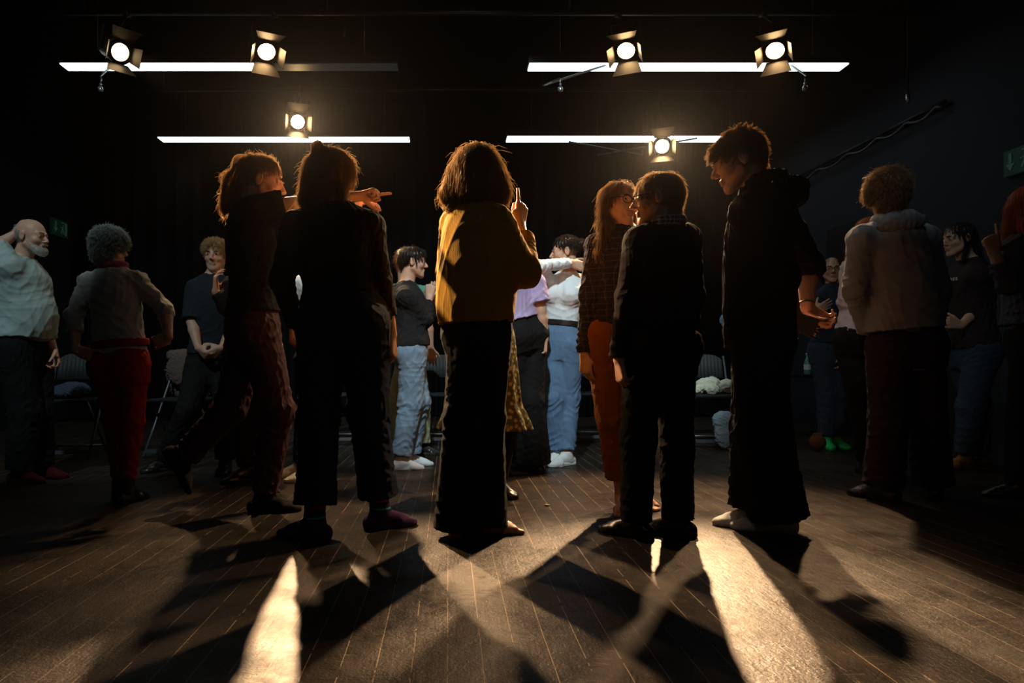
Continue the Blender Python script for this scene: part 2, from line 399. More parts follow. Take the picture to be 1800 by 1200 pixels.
    def foot(s, f, l, q, g=1, toes=False, sole=None, k=.01):
        R, F, U = l['R']; a = l['a']; so = a - U*.082*q; cl = (so, U)
        P = lambda x, y, z: so + q*(R*x + F*y + U*z)
        f.cone(P(0, -.045, .032), P(0, .02, .045), .031*g*q, .030*g*q, k, clip=cl)
        f.cone(P(0, 0, .085), P(0, -.012, .04), .036*g*q, .034*g*q, .015, clip=cl)
        f.cone(P(0, .0, .062), P(.002, .11, .028), .033*g*q, .026*g*q, .015, clip=cl)
        f.cone(P(0, -.045, .016), P(0, .11, .016), .026*g*q, .028*g*q, k, clip=cl)
        f.cone(P(-.022, .09, .024), P(-.018, .135, .018), .022*g*q, .018*g*q, k, clip=cl); f.cone(P(.022, .09, .024), P(.02, .135, .018), .023*g*q, .019*g*q, k, clip=cl)
        if toes:
            for i, (x, y, r) in enumerate(((.026, .168, .012), (.008, .170, .0095), (-.007, .163, .009), (-.020, .155, .0085), (-.031, .144, .008))):
                sg = 1; f.cone(P(x, .125, .014), P(x, y, .009), .013*q, r*q, .003, clip=cl)
        else: f.cone(P(0, .12, .018), P(.002, .155, .014), .024*g*q, .018*g*q, .012, clip=cl, sq=(R, .75))
    # -------- clothing
    def top(s, name, m, hem, ease=.014, sleeve=(2, 2), srad=(.062, .052, .040), secs=None, wr=.004, collar=.0, h=None, hemround=False, parent=None, seed=1, flare=0, cuff=0, wl=.06, open_front=False, neckcut=None):
        f = Field(h or s.h); q = s.s; R, F, U = s.R; zs = s.T/.54
        zh = ((s.pt(hem) - s.pv) @ U)
        base = secs or [(z*zs, (wx*s.bw + ease)*q, (wy*s.bd + ease)*q, oy*q) for z, wx, wy, oy in SEC]
        S = [(zh, ) + tuple(np.interp(zh, [b[0] for b in base], [b[i] for b in base]) for i in (1, 2, 3))] + [b for b in base if b[0] > zh + .01]
        S = [(z, wx + flare*(1 - min(1, (z - zh)/.25))*q, wy + flare*(1 - min(1, (z - zh)/.25))*q, oy) for z, wx, wy, oy in S]
        f.loft(s.pv, s.R, S)
        if s.belly: f.ell(s.pv + U*.17*q + F*.09*q, V(.15, .12, .17)*q*s.belly, s.R, .05)
        if s.bust:
            for sg in (-1, 1): f.ell(s.nk - U*.165*q + R*sg*.07*q + F*.088*q, V(.072, .064, .072)*q*s.bust, s.R, .04)
        f.cone(s.nk - U*.03*q, s.nk + nrm(s.hd - s.nk)*(.012 + collar)*q, .072*q, (.062 + collar*.2)*q, .02, flat=True)
        for i, sd in enumerate(('L', 'R')):
            a = s.arm[sd]; sl = sleeve[i]; r0, r1, r2 = [x*q for x in srad]
            f.cone(s.nk - U*.04*q + R*(-1, 1)[i]*.04*q, a['s'], .055*q, r0*.92, .04)
            if sl <= 1:
                b = a['s'] + (a['e'] - a['s'])*sl; f.cone(a['s'], b, r0, r1*1.12, .025, flat=True, wr=(wr*.7, .07, seed))
            else:
                f.cone(a['s'], a['e'], r0, r1, .03, wr=(wr*1.3, .075, seed + i)); b = a['e'] + (a['w'] - a['e'])*(sl - 1)
                rr = r1 + (r2 - r1)*(sl - 1); f.cone(a['e'], b, r1, rr, .02, flat=True, wr=(wr*1.5, .05, seed + 2 + i))
                if cuff: ax = nrm(b - a['e']); f.cone(b - ax*cuff*q, b, rr + .004*q, rr + .004*q, .004, flat=True)
        if wr: f.wrinkle(wr, wl, seed)
        f.clip(s.pt(hem) if not hemround else s.pt(hem), -U) if False else None
        return s.finish(name, f, m, parent)
    def pants(s, name, m, waist, rad=(.098, .072, .062), hem=None, ease=.010, wr=.004, h=None, seed=3, cuff=None, wl=.07, ends=None, bw=None, crease=1.0):
        f = Field(h or s.h); q = s.s; R, F, U = s.R; zs = s.T/.54; zw = (s.pt(waist) - s.pv) @ U
        k = bw or s.bw
        base = [(z*zs, (wx*k + ease)*q, (wy*s.bd + ease)*q, oy*q) for z, wx, wy, oy in SEC if z < .3]
        z0 = -.135*q
        S = [(z0, ) + tuple(np.interp(z0, [b[0] for b in base], [b[i] for b in base]) for i in (1, 2, 3))] + [b for b in base if z0 + .01 < b[0] < zw - .01]
        S += [(zw, ) + tuple(np.interp(zw, [b[0] for b in base], [b[i] for b in base]) for i in (1, 2, 3))]
        f.loft(s.pv, s.R, S); f.ell(s.pv - U*.085*q, V(.10, .088*s.bd, .075)*q, s.R, .04)
        for i, (sd, sg) in enumerate((('L', -1), ('R', 1))):
            l = s.leg[sd]; e = (ends or {}).get(sd, hem)
            f.ell(s.pv + R*sg*.075*q*k - F*.055*q*s.bd - U*.02*q, V(.092, .080*s.bd, .098)*q, s.R, .04)
            r0, r1, r2 = [x*q for x in rad]
            vec = l['a'] - l['k']; an = l['k'] + vec*(1.0 if e is None else e)
            f.cone(l['h'], l['k'], r0, r1, .03, wr=(wr*crease, .11, seed + i))
            f.cone(l['k'], an, r1, r2, .03, flat=True, wr=(wr*1.7*crease, .085, seed + 5 + i))
            if cuff: ax = nrm(vec); f.cone(an - ax*cuff*q, an, r2 + .007*q, r2 + .009*q, .003, flat=True)
        if wr: f.wrinkle(wr*.8, wl, seed)
        return s.finish(name, f, m)
    def shoes(s, m, name='shoe', g=1.16, h=None, sides=('L', 'R'), sole=None, shaft=0, laces=None):
        for sd in sides:
            l = s.leg[sd]; f = Field(h or min(s.h, .005)); q = s.s; s.foot(f, l, q*1.04, g)
            R, F, U = l['R']
            if shaft: f.cone(l['a'], l['a'] + nrm(l['k']-l['a'])*shaft, .043*q, .048*q, .02, flat=True)
            else: f.clip(l['a'] + U*.022*q, U)
            o = s.finish(name, f, m)
            if sole:
                f = Field(.004); so = l['a'] - U*.082*q
                P = lambda x, y, z: so + q*(R*x + F*y + U*z)
                for a, b, ra, rb in (((0, -.045), (0, .03), .040, .036), ((0, .03), (.003, .10), .036, .048), ((.003, .10), (.003, .15), .048, .036)):
                    f.cone(P(a[0], a[1], .012), P(b[0], b[1], .012), ra*q*1.02, rb*q*1.02, .01, clip=(so, U))
                f.clip(so + U*.026*q, U); s.finish('sole', f, sole, o)
            if laces:
                p = PM()
                for i in range(5):
                    y = .02 + .018*i; z = .098 - .0115*i
                    p.tube([so_(s, l, x, y + (.006 if abs(x) < .01 else 0), z - abs(x)*.35) for x in (-.022, 0, .022)], .0028*q, 6)
                p.tube([so_(s, l, .0, .012, .10), so_(s, l, -.008, .004, .125), so_(s, l, -.018, .012, .13)], .003*q, 6); p.tube([so_(s, l, .0, .012, .10), so_(s, l, .008, .0, .128), so_(s, l, .02, .016, .128)], .003*q, 6)
                p.build('lace', laces, o, True, s.base)
    # -------- hair
    def hair(s, m, prims, flow='down', n=1200, L=.10, fly=.010, curl=0, h=None, thick=.0007, groove=.0025, world=None, name='hair', cutface=True, lift=.004):
        f = Field(h or max(s.h*.8, .004)); q = s.s; hp = s.hp
        for p in prims:
            if p[0] == 'e': f.ell(hp(*p[1]), V(*p[2])*q, s.HR, p[3] if len(p) > 3 else .02)
            elif p[0] == 'c': f.cone(hp(*p[1]), hp(*p[2]), p[3]*q, p[4]*q, p[5] if len(p) > 5 else .02)
            elif p[0] == 'w': f.cone(s.pt(p[1]), s.pt(p[2]), p[3]*q, p[4]*q, .03, sq=None)
            elif p[0] == 's': f.ell(hp(*p[1]), V(*p[2])*q, s.HR, .008, 's')
        if cutface: f.ell(hp(0, .075, -.045), V(.058, .055, .085)*q, s.HR, .008, 's')
        HR = s.HR; hd = s.hd
        def gro(x, y, z):
            lx = ((x-hd[0])*HR[0][0] + (y-hd[1])*HR[0][1] + (z-hd[2])*HR[0][2])/q; ly = ((x-hd[0])*HR[1][0] + (y-hd[1])*HR[1][1] + (z-hd[2])*HR[1][2])/q; lz = ((x-hd[0])*HR[2][0] + (y-hd[1])*HR[2][1] + (z-hd[2])*HR[2][2])/q
            if curl: return .007*q + groove*(np.sin(lx*150 + 3*np.sin(ly*90))*np.sin(lz*140 + 3*np.sin(lx*80)) + .5*np.sin(ly*210 + lz*190))
            a = np.arctan2(ly + .02, lx); return .008*q + groove*(np.sin(a*23 + 2*np.sin(lz*30)) + .6*np.sin(a*51 + 3*np.sin(lz*22 + a*2)))
        f.post.append(gro)
        o = s.finish(name, f, m)
        v = np.empty(len(o.data.vertices)*3, np.float32); o.data.vertices.foreach_get('co', v); v = v.reshape(-1, 3).astype(float) + s.base
        if not n: f.F = None; return o
        r = np.random.default_rng(len(label_seed)); label_seed.append(1)
        p = v[r.integers(0, len(v), n)].copy(); steps = 9; st = L*q/steps
        ph = r.uniform(0, 6.28, n)[:, None]; fl = np.abs(r.normal(size=n))[:, None]*fly; jit = r.normal(size=(n, 3))*.20; lay = (.001 + r.uniform(0, 1, (n, 1))**1.5*.011)*q
        crown = hp(0, -.03, .10)
        path = []; prev = None
        for i in range(steps+1):
            val, g = f.grad(p)
            if flow == 'down': fl_v = np.tile(V(0, 0, -1.), (n, 1)) + jit
            elif flow == 'crown': fl_v = (p - crown); fl_v /= np.linalg.norm(fl_v, axis=1, keepdims=True) + 1e-6; fl_v = fl_v + jit
            elif isinstance(flow, tuple) and flow[0] == 'pony':
                tg = s.pt(flow[1]); fl_v = tg - p; dd_ = np.linalg.norm(fl_v, axis=1, keepdims=True); fl_v = fl_v/(dd_ + 1e-6); front = ((p - hd) @ HR[1] > -.085*q)[:, None] & ((p - hd) @ HR[2] > -.06*q)[:, None]
                fl_v = np.where(front, fl_v, V(-.1, 0, -1.)) + jit*.5
            elif flow == 'fwd': fl_v = np.tile(HR[1]*.8 - HR[2]*.3, (n, 1)) + jit*1.2
            elif flow == 'back': fl_v = np.tile(-HR[1]*.9 + HR[2]*.05, (n, 1)) + jit*.7
            else: tgt = s.pt(flow); fl_v = (tgt - p); dist = np.linalg.norm(fl_v, axis=1, keepdims=True); fl_v = fl_v/(dist + .01) + jit*.5
            tng = fl_v - g*(fl_v*g).sum(1, keepdims=True); tng /= np.linalg.norm(tng, axis=1, keepdims=True) + 1e-6
            if curl:
                b = np.cross(g, tng); tng = tng*math.cos(0) + (b*np.cos(ph + i*1.5) + g*np.sin(ph + i*1.5))*curl; tng /= np.linalg.norm(tng, axis=1, keepdims=True) + 1e-6
            want = lay*min(1, i/2) + fl*(i/steps)**1.6
            path.append(p.copy())
            corr = np.clip(val[:, None] - want, -.02, .02); p = p + tng*st*r.uniform(.75, 1.1, (n, 1)) - g*corr*(.8 if not curl else .45)
        path = np.stack(path, 1)                      # n, steps+1, 3
        rad = (thick*np.array([1.]*(steps-2) + [.8, .6, .35]))[None, :, None]
        t = np.gradient(path, axis=1); t /= np.linalg.norm(t, axis=2, keepdims=True) + 1e-9
        a = np.cross(t, V(.3, .5, .81)); a /= np.linalg.norm(a, axis=2, keepdims=True) + 1e-9; b = np.cross(t, a)
        ring = [path + rad*(a*math.cos(k*2.0944) + b*math.sin(k*2.0944)) for k in range(3)]
        VV = np.stack(ring, 2).reshape(-1, 3); m1 = steps + 1
        base = (np.arange(n)[:, None, None]*m1 + np.arange(steps)[None, :, None])*3; k = np.arange(3)[None, None, :]; k2 = (k+1) % 3
        Q = np.stack([base + k, base + k2, base + 3 + k2, base + 3 + k], -1).reshape(-1, 4)
        # merge the strands into the hair mesh
        me = o.data; nv = len(v); q0 = np.empty(len(me.loops), np.int32); me.loops.foreach_get('vertex_index', q0); q0 = q0.reshape(-1, 4)
        bpy.data.objects.remove(o)
        o = mesh_obj(name, np.concatenate([v, VV]), np.concatenate([q0, Q + nv]), m, s.root, s.base); f.F = None
        return o
    def part(s, name, m, build, h=None, parent=None, wr=0):
        f = Field(h or s.h); build(f)
        if wr: f.wrinkle(wr, .05, 4)
        return s.finish(name, f, m, parent)
    def glasses(s, r=.021, lens=True):
        q = s.s; p = PM(); hp = s.hp
        for g in (-1, 1):
            c = (g*.032, .104, .0)
            ring = [hp(c[0] + r*1.15*math.cos(t)*(1), c[1] - abs(c[0] + r*math.cos(t))*.12, c[2] + r*.82*math.sin(t)) for t in np.linspace(0, 2*math.pi, 21)]
            p.tube(ring, .0021*q, 6, False)
            p.tube([hp(g*.056, .096, .008), hp(g*.076, .075, .010), hp(g*.082, -.005, .010), hp(g*.080, -.02, -.006)], .0022*q, 6)
        p.tube([hp(-.010, .106, .004), hp(0, .109, .007), hp(.010, .106, .004)], .0021*q, 6)
        o = p.build('glasses', GLASSF, s.root, True, s.base)
        if lens:
            for g in (-1, 1):
                p = PM(); p.plate([hp(g*.032 + r*1.1*math.cos(t), .104 - .12*abs(g*.032 + r*math.cos(t)), r*.78*math.sin(t)) for t in np.linspace(0, 2*math.pi, 17)[:-1]], .0012*q); p.build('lens', LENSG, o, False, s.base)
label_seed = []
def so_(s, l, x, y, z):
    R, F, U = l['R']; return l['a'] - U*.082*s.s + s.s*(R*x + F*y + U*z)

# ------------------------------------------------------------------ the room
XL, XR, YB, ZC = -4.8, 4.2, 9.6, 4.6
def floor_mat():
    m = bpy.data.materials.new('painted_floorboards'); m.use_nodes = True; nt = m.node_tree; N = nt.nodes; L = nt.links; b = N['Principled BSDF']
    tc = N.new('ShaderNodeTexCoord'); sp = N.new('ShaderNodeSeparateXYZ'); L.new(tc.outputs['Object'], sp.inputs[0])
    def M(op, a, b_=None, c=None):
        n = N.new('ShaderNodeMath'); n.operation = op
        for i, x in enumerate((a, b_, c)):
            if x is None: continue
            if isinstance(x, (int, float)): n.inputs[i].default_value = x
            else: L.new(x, n.inputs[i])
        return n.outputs[0]
    def noise(sc, det=4, vec=None, scale=None, rough=.6):
        n = N.new('ShaderNodeTexNoise'); n.inputs['Scale'].default_value = sc; n.inputs['Detail'].default_value = det; n.inputs['Roughness'].default_value = rough
        if scale:
            mp = N.new('ShaderNodeMapping'); mp.inputs['Scale'].default_value = scale; L.new(tc.outputs['Object'], mp.inputs[0]); L.new(mp.outputs[0], n.inputs['Vector'])
        else: L.new(tc.outputs['Object'], n.inputs['Vector'])
        return n.outputs['Fac']
    wob = M('MULTIPLY', noise(3, 2), .004)
    u = M('DIVIDE', M('ADD', sp.outputs[0], wob), .0867); fr = M('FRACT', u); idn = M('FLOOR', u)
    edge = M('ABSOLUTE', M('SUBTRACT', fr, .5))
    seam = M('GREATER_THAN', edge, .484); seamw = M('GREATER_THAN', edge, .468)
    # board ends
    wn = N.new('ShaderNodeTexWhiteNoise'); wn.noise_dimensions = '1D'; L.new(idn, wn.inputs['W'])
    v = M('ADD', M('DIVIDE', sp.outputs[1], 2.6), M('MULTIPLY', wn.outputs['Value'], 7.3)); fv = M('FRACT', v)
    endm = M('LESS_THAN', fv, .0022)
    wn2 = N.new('ShaderNodeTexWhiteNoise'); wn2.noise_dimensions = '2D'; cb = N.new('ShaderNodeCombineXYZ'); L.new(idn, cb.inputs[0]); L.new(M('FLOOR', v), cb.inputs[1]); L.new(cb.outputs[0], wn2.inputs['Vector'])
    grain = noise(1, 6, scale=(70, 3.5, 1)); patch = noise(1.3, 5); scr = noise(1, 3, scale=(9, 160, 1)); scr2 = noise(1, 3, scale=(140, 14, 1))
    cr = N.new('ShaderNodeValToRGB'); cr.color_ramp.elements[0].position = .30; cr.color_ramp.elements[0].color = (.0045, .0036, .0031, 1)
    cr.color_ramp.elements[1].position = .75; cr.color_ramp.elements[1].color = (.036, .0265, .0195, 1)
    L.new(M('ADD', M('MULTIPLY', grain, .45), M('ADD', M('MULTIPLY', patch, .45), M('MULTIPLY', wn2.outputs['Value'], .12))), cr.inputs[0])
    # chips and scratches in the paint
    vo = N.new('ShaderNodeTexVoronoi'); vo.inputs['Scale'].default_value = 22; vo.inputs['Randomness'].default_value = 1; L.new(tc.outputs['Object'], vo.inputs['Vector'])
    wn3 = N.new('ShaderNodeTexWhiteNoise'); L.new(vo.outputs['Position'], wn3.inputs['Vector'])
    chip = M('MULTIPLY', M('LESS_THAN', vo.outputs['Distance'], M('MULTIPLY', wn3.outputs['Value'], .055)), M('GREATER_THAN', wn3.outputs['Value'], .62))
    sc1 = M('GREATER_THAN', scr, .675); sc2 = M('GREATER_THAN', scr2, .70)
    worn = M('GREATER_THAN', noise(9, 3), .42)
    light = M('MAXIMUM', M('MULTIPLY', seam, worn), M('MAXIMUM', chip, M('MULTIPLY', M('MAXIMUM', sc1, sc2), .5)))
    mx = N.new('ShaderNodeMix'); mx.data_type = 'RGBA'; L.new(light, mx.inputs[0]); L.new(cr.outputs[0], mx.inputs[6]); mx.inputs[7].default_value = (.24, .17, .11, 1)
    L.new(mx.outputs[2], b.inputs['Base Color'])
    rg = M('ADD', -.05, M('ADD', M('MULTIPLY', noise(4, 6), .62), M('MULTIPLY', noise(38, 3), .30))); L.new(M('ADD', rg, M('MULTIPLY', scr, .08)), b.inputs['Roughness'])
    b.inputs['Specular IOR Level'].default_value = .26; b.inputs['Specular Tint'].default_value = (1, .78, .60, 1)
    hgt = M('ADD', M('MULTIPLY', M('MAXIMUM', seamw, endm), -1.0), M('ADD', M('MULTIPLY', grain, .35), M('ADD', M('MULTIPLY', noise(110, 3), .8), M('MULTIPLY', noise(16, 4), 1.6))))
    bp = N.new('ShaderNodeBump'); bp.inputs['Strength'].default_value = .55; bp.inputs['Distance'].default_value = .0036; L.new(hgt, bp.inputs['Height']); L.new(bp.outputs[0], b.inputs['Normal'])
    return m
def struct(o): o['kind'] = 'structure'; return o
WALLM = mat('dark_wall_paint', (.020, .024, .033), .75, .25, bump=('noise', 40, .2), var=(1.5, .25))
BLACKW = mat('black_wall_paint', (.006, .006, .0065), .85, .2, bump=('noise', 30, .2))
VELVET = mat('black_stage_velvet', (.004, .004, .005), .95, .05, bump=('noise', 300, .3))
struct(PM().box((-.3, 3.7, -.05), (9.2, 12, .1)).build('floor', floor_mat()))
struct(PM().box((XR + .05, 3.7, ZC/2), (.1, 12, ZC)).build('wall_right', WALLM))
struct(PM().box((XL - .05, 3.7, ZC/2), (.1, 12, ZC)).build('wall_left', BLACKW))
struct(PM().box((-.3, YB + .05, ZC/2), (9.2, .1, ZC)).build('wall_back', BLACKW))
struct(PM().box((-.3, 3.7, ZC + .05), (9.2, 12, .1)).build('ceiling', BLACKW))
dr = struct(PM().box((XR - .02, 7.0, 1.1), (.05, 1.0, 2.2)).build('door_1', mat('black_door_paint', (.008, .008, .009), .6, .3), bevel=.004))
PM().tube([(XR - .05, 6.62, 1.0), (XR - .09, 6.62, 1.0), (XR - .09, 6.74, 1.0)], .009, 8).build('door_handle', STEEL, dr, True)

def curtain(x0, x1, y, z0, z1, label, seed):
    r = np.random.default_rng(seed); nx = int((x1-x0)/.02); nz = 26; xs = np.linspace(x0, x1, nx); zs = np.linspace(z0, z1, nz); ph = r.uniform(0, 6, 3)
    vs = []
    for side in (0, .012):
        for z in zs:
            a = .055*(1 - .35*(z - z0)/(z1 - z0)); yy = y + side + a*np.sin(xs*26 + 1.3*np.sin(xs*5 + ph[0]) + .3*z*np.sin(xs*3 + ph[1])) + .02*np.sin(xs*57 + ph[2])
            vs += list(zip(xs, yy, np.full(nx, z)))
    fs = [(s*nx*nz + k*nx + i, s*nx*nz + k*nx + i + 1, s*nx*nz + (k+1)*nx + i + 1, s*nx*nz + (k+1)*nx + i) for s in (0, 1) for k in range(nz-1) for i in range(nx-1)]
    for k in range(nz-1):
        for i in (0, nx-1): a = k*nx + i; fs.append((a, a + nx, a + nx + nx*nz, a + nx*nz))
    o = mesh_obj('stage_curtain', vs, fs, VELVET); tag(o, label, 'curtain', 'black stage curtains'); return o
curtain(-4.75, -3.15, 8.7, .02, 4.3, 'black floor-length stage curtain in the left back corner, nearest the left wall', 1)
curtain(-3.0, -.9, 9.3, .02, 4.3, 'black pleated stage curtain behind the denim-clad woman and pointing woman', 2)
curtain(-.75, 1.6, 9.3, .02, 4.3, 'black pleated stage curtain behind the yellow sweater woman', 3)
curtain(1.75, 4.0, 9.3, .02, 4.3, 'black pleated stage curtain behind the hooded boy, right end of the back wall', 4)

# ------------------------------------------------------------------ lighting pipes, ceiling lights, stage lamps
LAMPBODY = mat('lamp_black_enamel', (.03, .022, .016), .45, .5)
GALV = mat('galvanised_pipe', (.10, .105, .11), .45, .5, metal=.8)
for y, z, x0, x1, lab in ((5.62, 3.62, -3.9, 4.0, 'long black lighting pipe carrying the front row of four stage lamps'), (7.2, 3.62, -3.9, 4.0, 'long black lighting pipe carrying the two rear stage lamps')):
    p = thing('lighting_pipe', lab, 'pipe', (0, y, z))
    PM().tube([(x0, 0, 0), (x1, 0, 0)], .024, 12).build('pipe', BLACKM, p, True)
    for xx in (-3, -1, 1, 3): PM().tube([(xx, 0, .02), (xx, 0, ZC - z - .001)], .008, 8).build('hanger', BLACKM, p, True)
PANELL = mat('light_diffuser', (.9, .95, 1), .4, emit=((.78, .95, 1.0), 4.0)); PANELD = mat('dim_diffuser', (.10, .11, .12), .4, emit=((.78, .95, 1.0), .012))
ZT = 3.4
def panel(px0, px1, ynear, yfar, label, dim=None):
    d0 = (ZT - CH)*FP/(CY - ynear); d1 = (ZT - CH)*FP/(CY - yfar)
    x0 = (px0 - CX)/FP*d0; x1 = (px1 - CX)/FP*d0
    t = thing('ceiling_light', label, 'ceiling light', ((x0+x1)/2, (d0+d1)/2, ZT), 'long ceiling lights')
    w = d1 - d0; Lx = x1 - x0; xm = None
    PM().box((0, 0, .045), (Lx + .02, w + .02, .07)).build('housing', BLACKM, t)
    if dim:
        xm = (dim - CX)/FP*d0 - (x0+x1)/2
        PM().box(((-Lx/2 + xm)/2, 0, .004), (xm + Lx/2, w, .01)).build('diffuser', PANELL, t); o = PM().box(((xm + Lx/2)/2, 0, .004), (Lx/2 - xm, w, .01)).build('diffuser', PANELD, t); o['label'] = 'unlit grey diffuser section'
    else: PM().box((0, 0, .004), (Lx, w, .01)).build('diffuser', PANELL, t)
    for g in (-.4, .4): PM().tube([(g*Lx, 0, .08), (g*Lx, 0, ZC - ZT - .001)], .003, 6).build('hanging_wire', STEEL, t, True)
    return t
panel(105, 698, 112.5, 124.5, 'long white ceiling light at top left, its right end dark', dim=446)
panel(931, 1492, 112.5, 125, 'long white ceiling light at top right, in front row behind two stage lamps')
panel(277, 719, 242, 250, 'long thin white ceiling light above the pointing woman, rear row left')
panel(892, 1334, 240.5, 250, 'long thin white ceiling light above the women with glasses, rear row right')

LENS = mat('lamp_lens', (1, .9, .7), .2, emit=((1.0, .62, .27), 55.0)); LENS2 = mat('lamp_lens_dim', (1, .9, .7), .2, emit=((1.0, .66, .32), 9.0))
def lamp(px, py, d, aim, power, label, size=62, dim=False, rz=0):
    loc = at(px, py, d); ax = nrm(np.array(aim, float) - loc); up = nrm(V(0, 0, 1) - ax*ax[2]); R = np.cross(ax, up)*-1
    t = thing('stage_spotlight', label, 'stage light', loc, 'stage lamps on the pipes')
    P = lambda x, y, z: R*x + ax*y + up*z     # y forwards
    b = PM(); b.tube([P(0, -.26, 0), P(0, -.25, 0), P(0, -.07, 0), P(0, -.03, 0), P(0, 0, 0)], [.05, .085, .09, .098, .098], 24); b.tube([P(0, 0, 0), P(0, .015, 0)], [.098, .098], 24, False)
    b.box(P(0, -.2, .08), (.09, .12, .05), np.array([R, ax, up])); b.build('housing', LAMPBODY, t, True)
    l = PM(); l.tube([P(0, .0, 0), P(0, .006, 0), P(0, .012, 0)], [.067, .067, .04], 28); l.build('lens', LENS2 if dim else LENS, t, True)
    rg = PM(); rg.tube([P(0, .0, 0), P(0, .022, 0)], [.080, .080], 28, False); rg.tube([P(0, .022, 0), P(0, .0, 0)], [.068, .068], 28, False); rg.build('lens_ring', LAMPBODY, t, True)
    fl = math.radians(24)
    for k in range(4):
        a = k*math.pi/2; o = V(math.cos(a), 0, math.sin(a)); s_ = V(-math.sin(a), 0, math.cos(a)); ln = .125 if k % 2 else .105
        W0, W1 = (.075, .115) if k % 2 else (.06, .075)
        q = lambda u, v: P(*(o*(.088 + v*math.sin(fl)) + s_*u + V(0, .015 + v*math.cos(fl), 0)))
        if k == 1: q = lambda u, v: P(*(o*(.088 + v*math.sin(.9)) + s_*u + V(0, .015 + v*math.cos(.9), 0)))
        PM().plate([q(-W0, 0), q(W0, 0), q(W1, ln), q(-W1, ln)], .0025).build('barn_door', LAMPBODY, t)
    yk = PM(); top = V(0, 0, 3.62) - V(0, 0, loc[2]); 
    for g in (-1, 1): yk.box(P(g*.112, -.12, .06), (.006, .03, .2), np.array([R, ax, up]))
    yk.box(P(0, -.12, .16), (.23, .03, .006), np.array([R, ax, up])); yk.build('yoke', LAMPBODY, t)
    py_ = 5.62 if d < 6 else 7.2
    PM().tube([P(0, -.12, .16), (P(0, -.12, .16)[0], py_ - d, 3.62 - loc[2] - .02)], .012, 8).box((P(0, -.12, .16)[0], py_ - d, 3.62 - loc[2] - .0), (.05, .06, .06)).build('clamp', BLACKM, t, True)
    s_ = spot('lamp_beam', loc + ax*.03, loc + ax*3, power, WARM, size, .6, .055); s_.parent = t; s_.location = tuple(ax*.03)
    return t
lamp(210, 91, 5.45, (.0, 2.95, 1.32), 2600, 'dimmer brown stage lamp at far top left of the front pipe', size=14, dim=True)
lamp(468, 89, 5.45, (-.45, 3.4, .6), 260, 'glowing stage lamp in the front row, left half, above the pointing woman', size=46)
lamp(1101, 87, 5.45, (.5, 3.5, .5), 620, 'glowing stage lamp in the front row, left one of the right pair', size=52)
lamp(1363, 87, 5.45, (1.2, 3.4, .5), 520, 'glowing stage lamp in the front row, rightmost above the hooded boy', size=44)
lamp(523, 214, 7.0, (-.15, 2.9, 1.25), 3400, 'brightest stage lamp above the half-up-hair woman, in the rear row', size=31)
lamp(1164, 257, 7.0, (.95, 2.9, 1.2), 3200, 'lowest bright stage lamp above the woman in glasses and scarf, rear row', size=31)

def bracket(pts, ball, label):
    t = thing('hanging_bracket', label, 'bracket', ball, 'small metal brackets hanging near the lights')
    rel = [np.array(p) - ball for p in pts]
    PM().tube(rel, .009, 8).build('arm', GALV, t, True)
    PM().tube([rel[-1], V(0, 0, .05)], .007, 8).build('drop_rod', STEEL, t, True)
    f = Field(.004); f.ell((0, 0, 0), (.022, .022, .026)); f.ell((0, 0, .04), (.012, .012, .012), k=.002); v, q = f.mesh(); mesh_obj('clamp_knob', v, q, STEEL, t)
bracket([at(197, 116, 6.12), at(176, 134, 5.8), at(178, 138, 5.8)], at(177, 157, 5.8), 'small silver bracket hanging below the far left light')
bracket([at(1066, 114, 6.12), at(955, 150, 5.7), at(984, 138, 5.75)], at(985, 157, 5.75), 'small silver bracket on long diagonal arm below the right front light')
bracket([at(1390, 114, 6.12), at(1418, 134, 5.8), at(1416, 138, 5.8)], at(1415, 155, 5.8), 'small silver bracket hanging below the rightmost stage lamp')
bt = thing('cross_brace', 'pair of thin pale rods crossing below the rear right ceiling light', 'brace', at(1110, 265, 7.8))
for a, b in (((1000, 249, 8.0), (1130, 273, 7.7)), ((1225, 243, 8.02), (1050, 273, 7.6))):
    A, B = at(*a) - at(1110, 265, 7.8), at(*b) - at(1110, 265, 7.8); PM().tube([A, B], .010, 8).tube([B, V(B[0], B[1], ZC - at(1110, 265, 7.8)[2] - .001)], .002, 6).build('brace_rod', GALV, bt, True)
for px, py, d in ((605, 62, 6.5), (1290, 312, 8.4), (1596, 181, 5.5)):
    t = thing('pipe_clamp', {605: 'tiny grey clamp on the black ceiling at top centre left', 1290: 'tiny lit clamp on the black ceiling behind the hooded boy head', 1596: 'small pale clamp above the cable run at upper right'}[px], 'clamp', at(px, py, d))
    PM().tube([(0, 0, 0), (0, 0, .07)], .016, 10).build('body', STEEL, t, True); PM().tube([(0, 0, .07), (0, 0, ZC - at(px, py, d)[2] - .001)], .006, 8).build('hanger', BLACKM, t, True)
# cable run along the right wall
pts = []
for px in np.linspace(1385, 1655, 60):
    d = 4.12*FP/(px - CX); z = CH + (CY - (322 + (px - 1390)*(185 - 322)/260))/FP*d; ph = (px - 1385)/52
    pts.append((4.12, d, z - .05*abs(math.sin(ph*math.pi))))
CABLE = mat('dark_cable_sheath', (.09, .10, .115), .4, .5)
tag(PM().tube(pts, .012, 8).build('power_cable', CABLE, None, True), 'grey cable looping in swags along the upper right wall', 'cable')
tr = PM(); A = V(4.15, pts[0][1], pts[0][2] + .05); B = V(4.15, pts[-1][1], pts[-1][2] + .05); tr.tube([A, B], .02, 8)
tag(tr.build('wall_conduit', BLACKM, None, True), 'straight black conduit running along the upper right wall above looped cable', 'conduit')

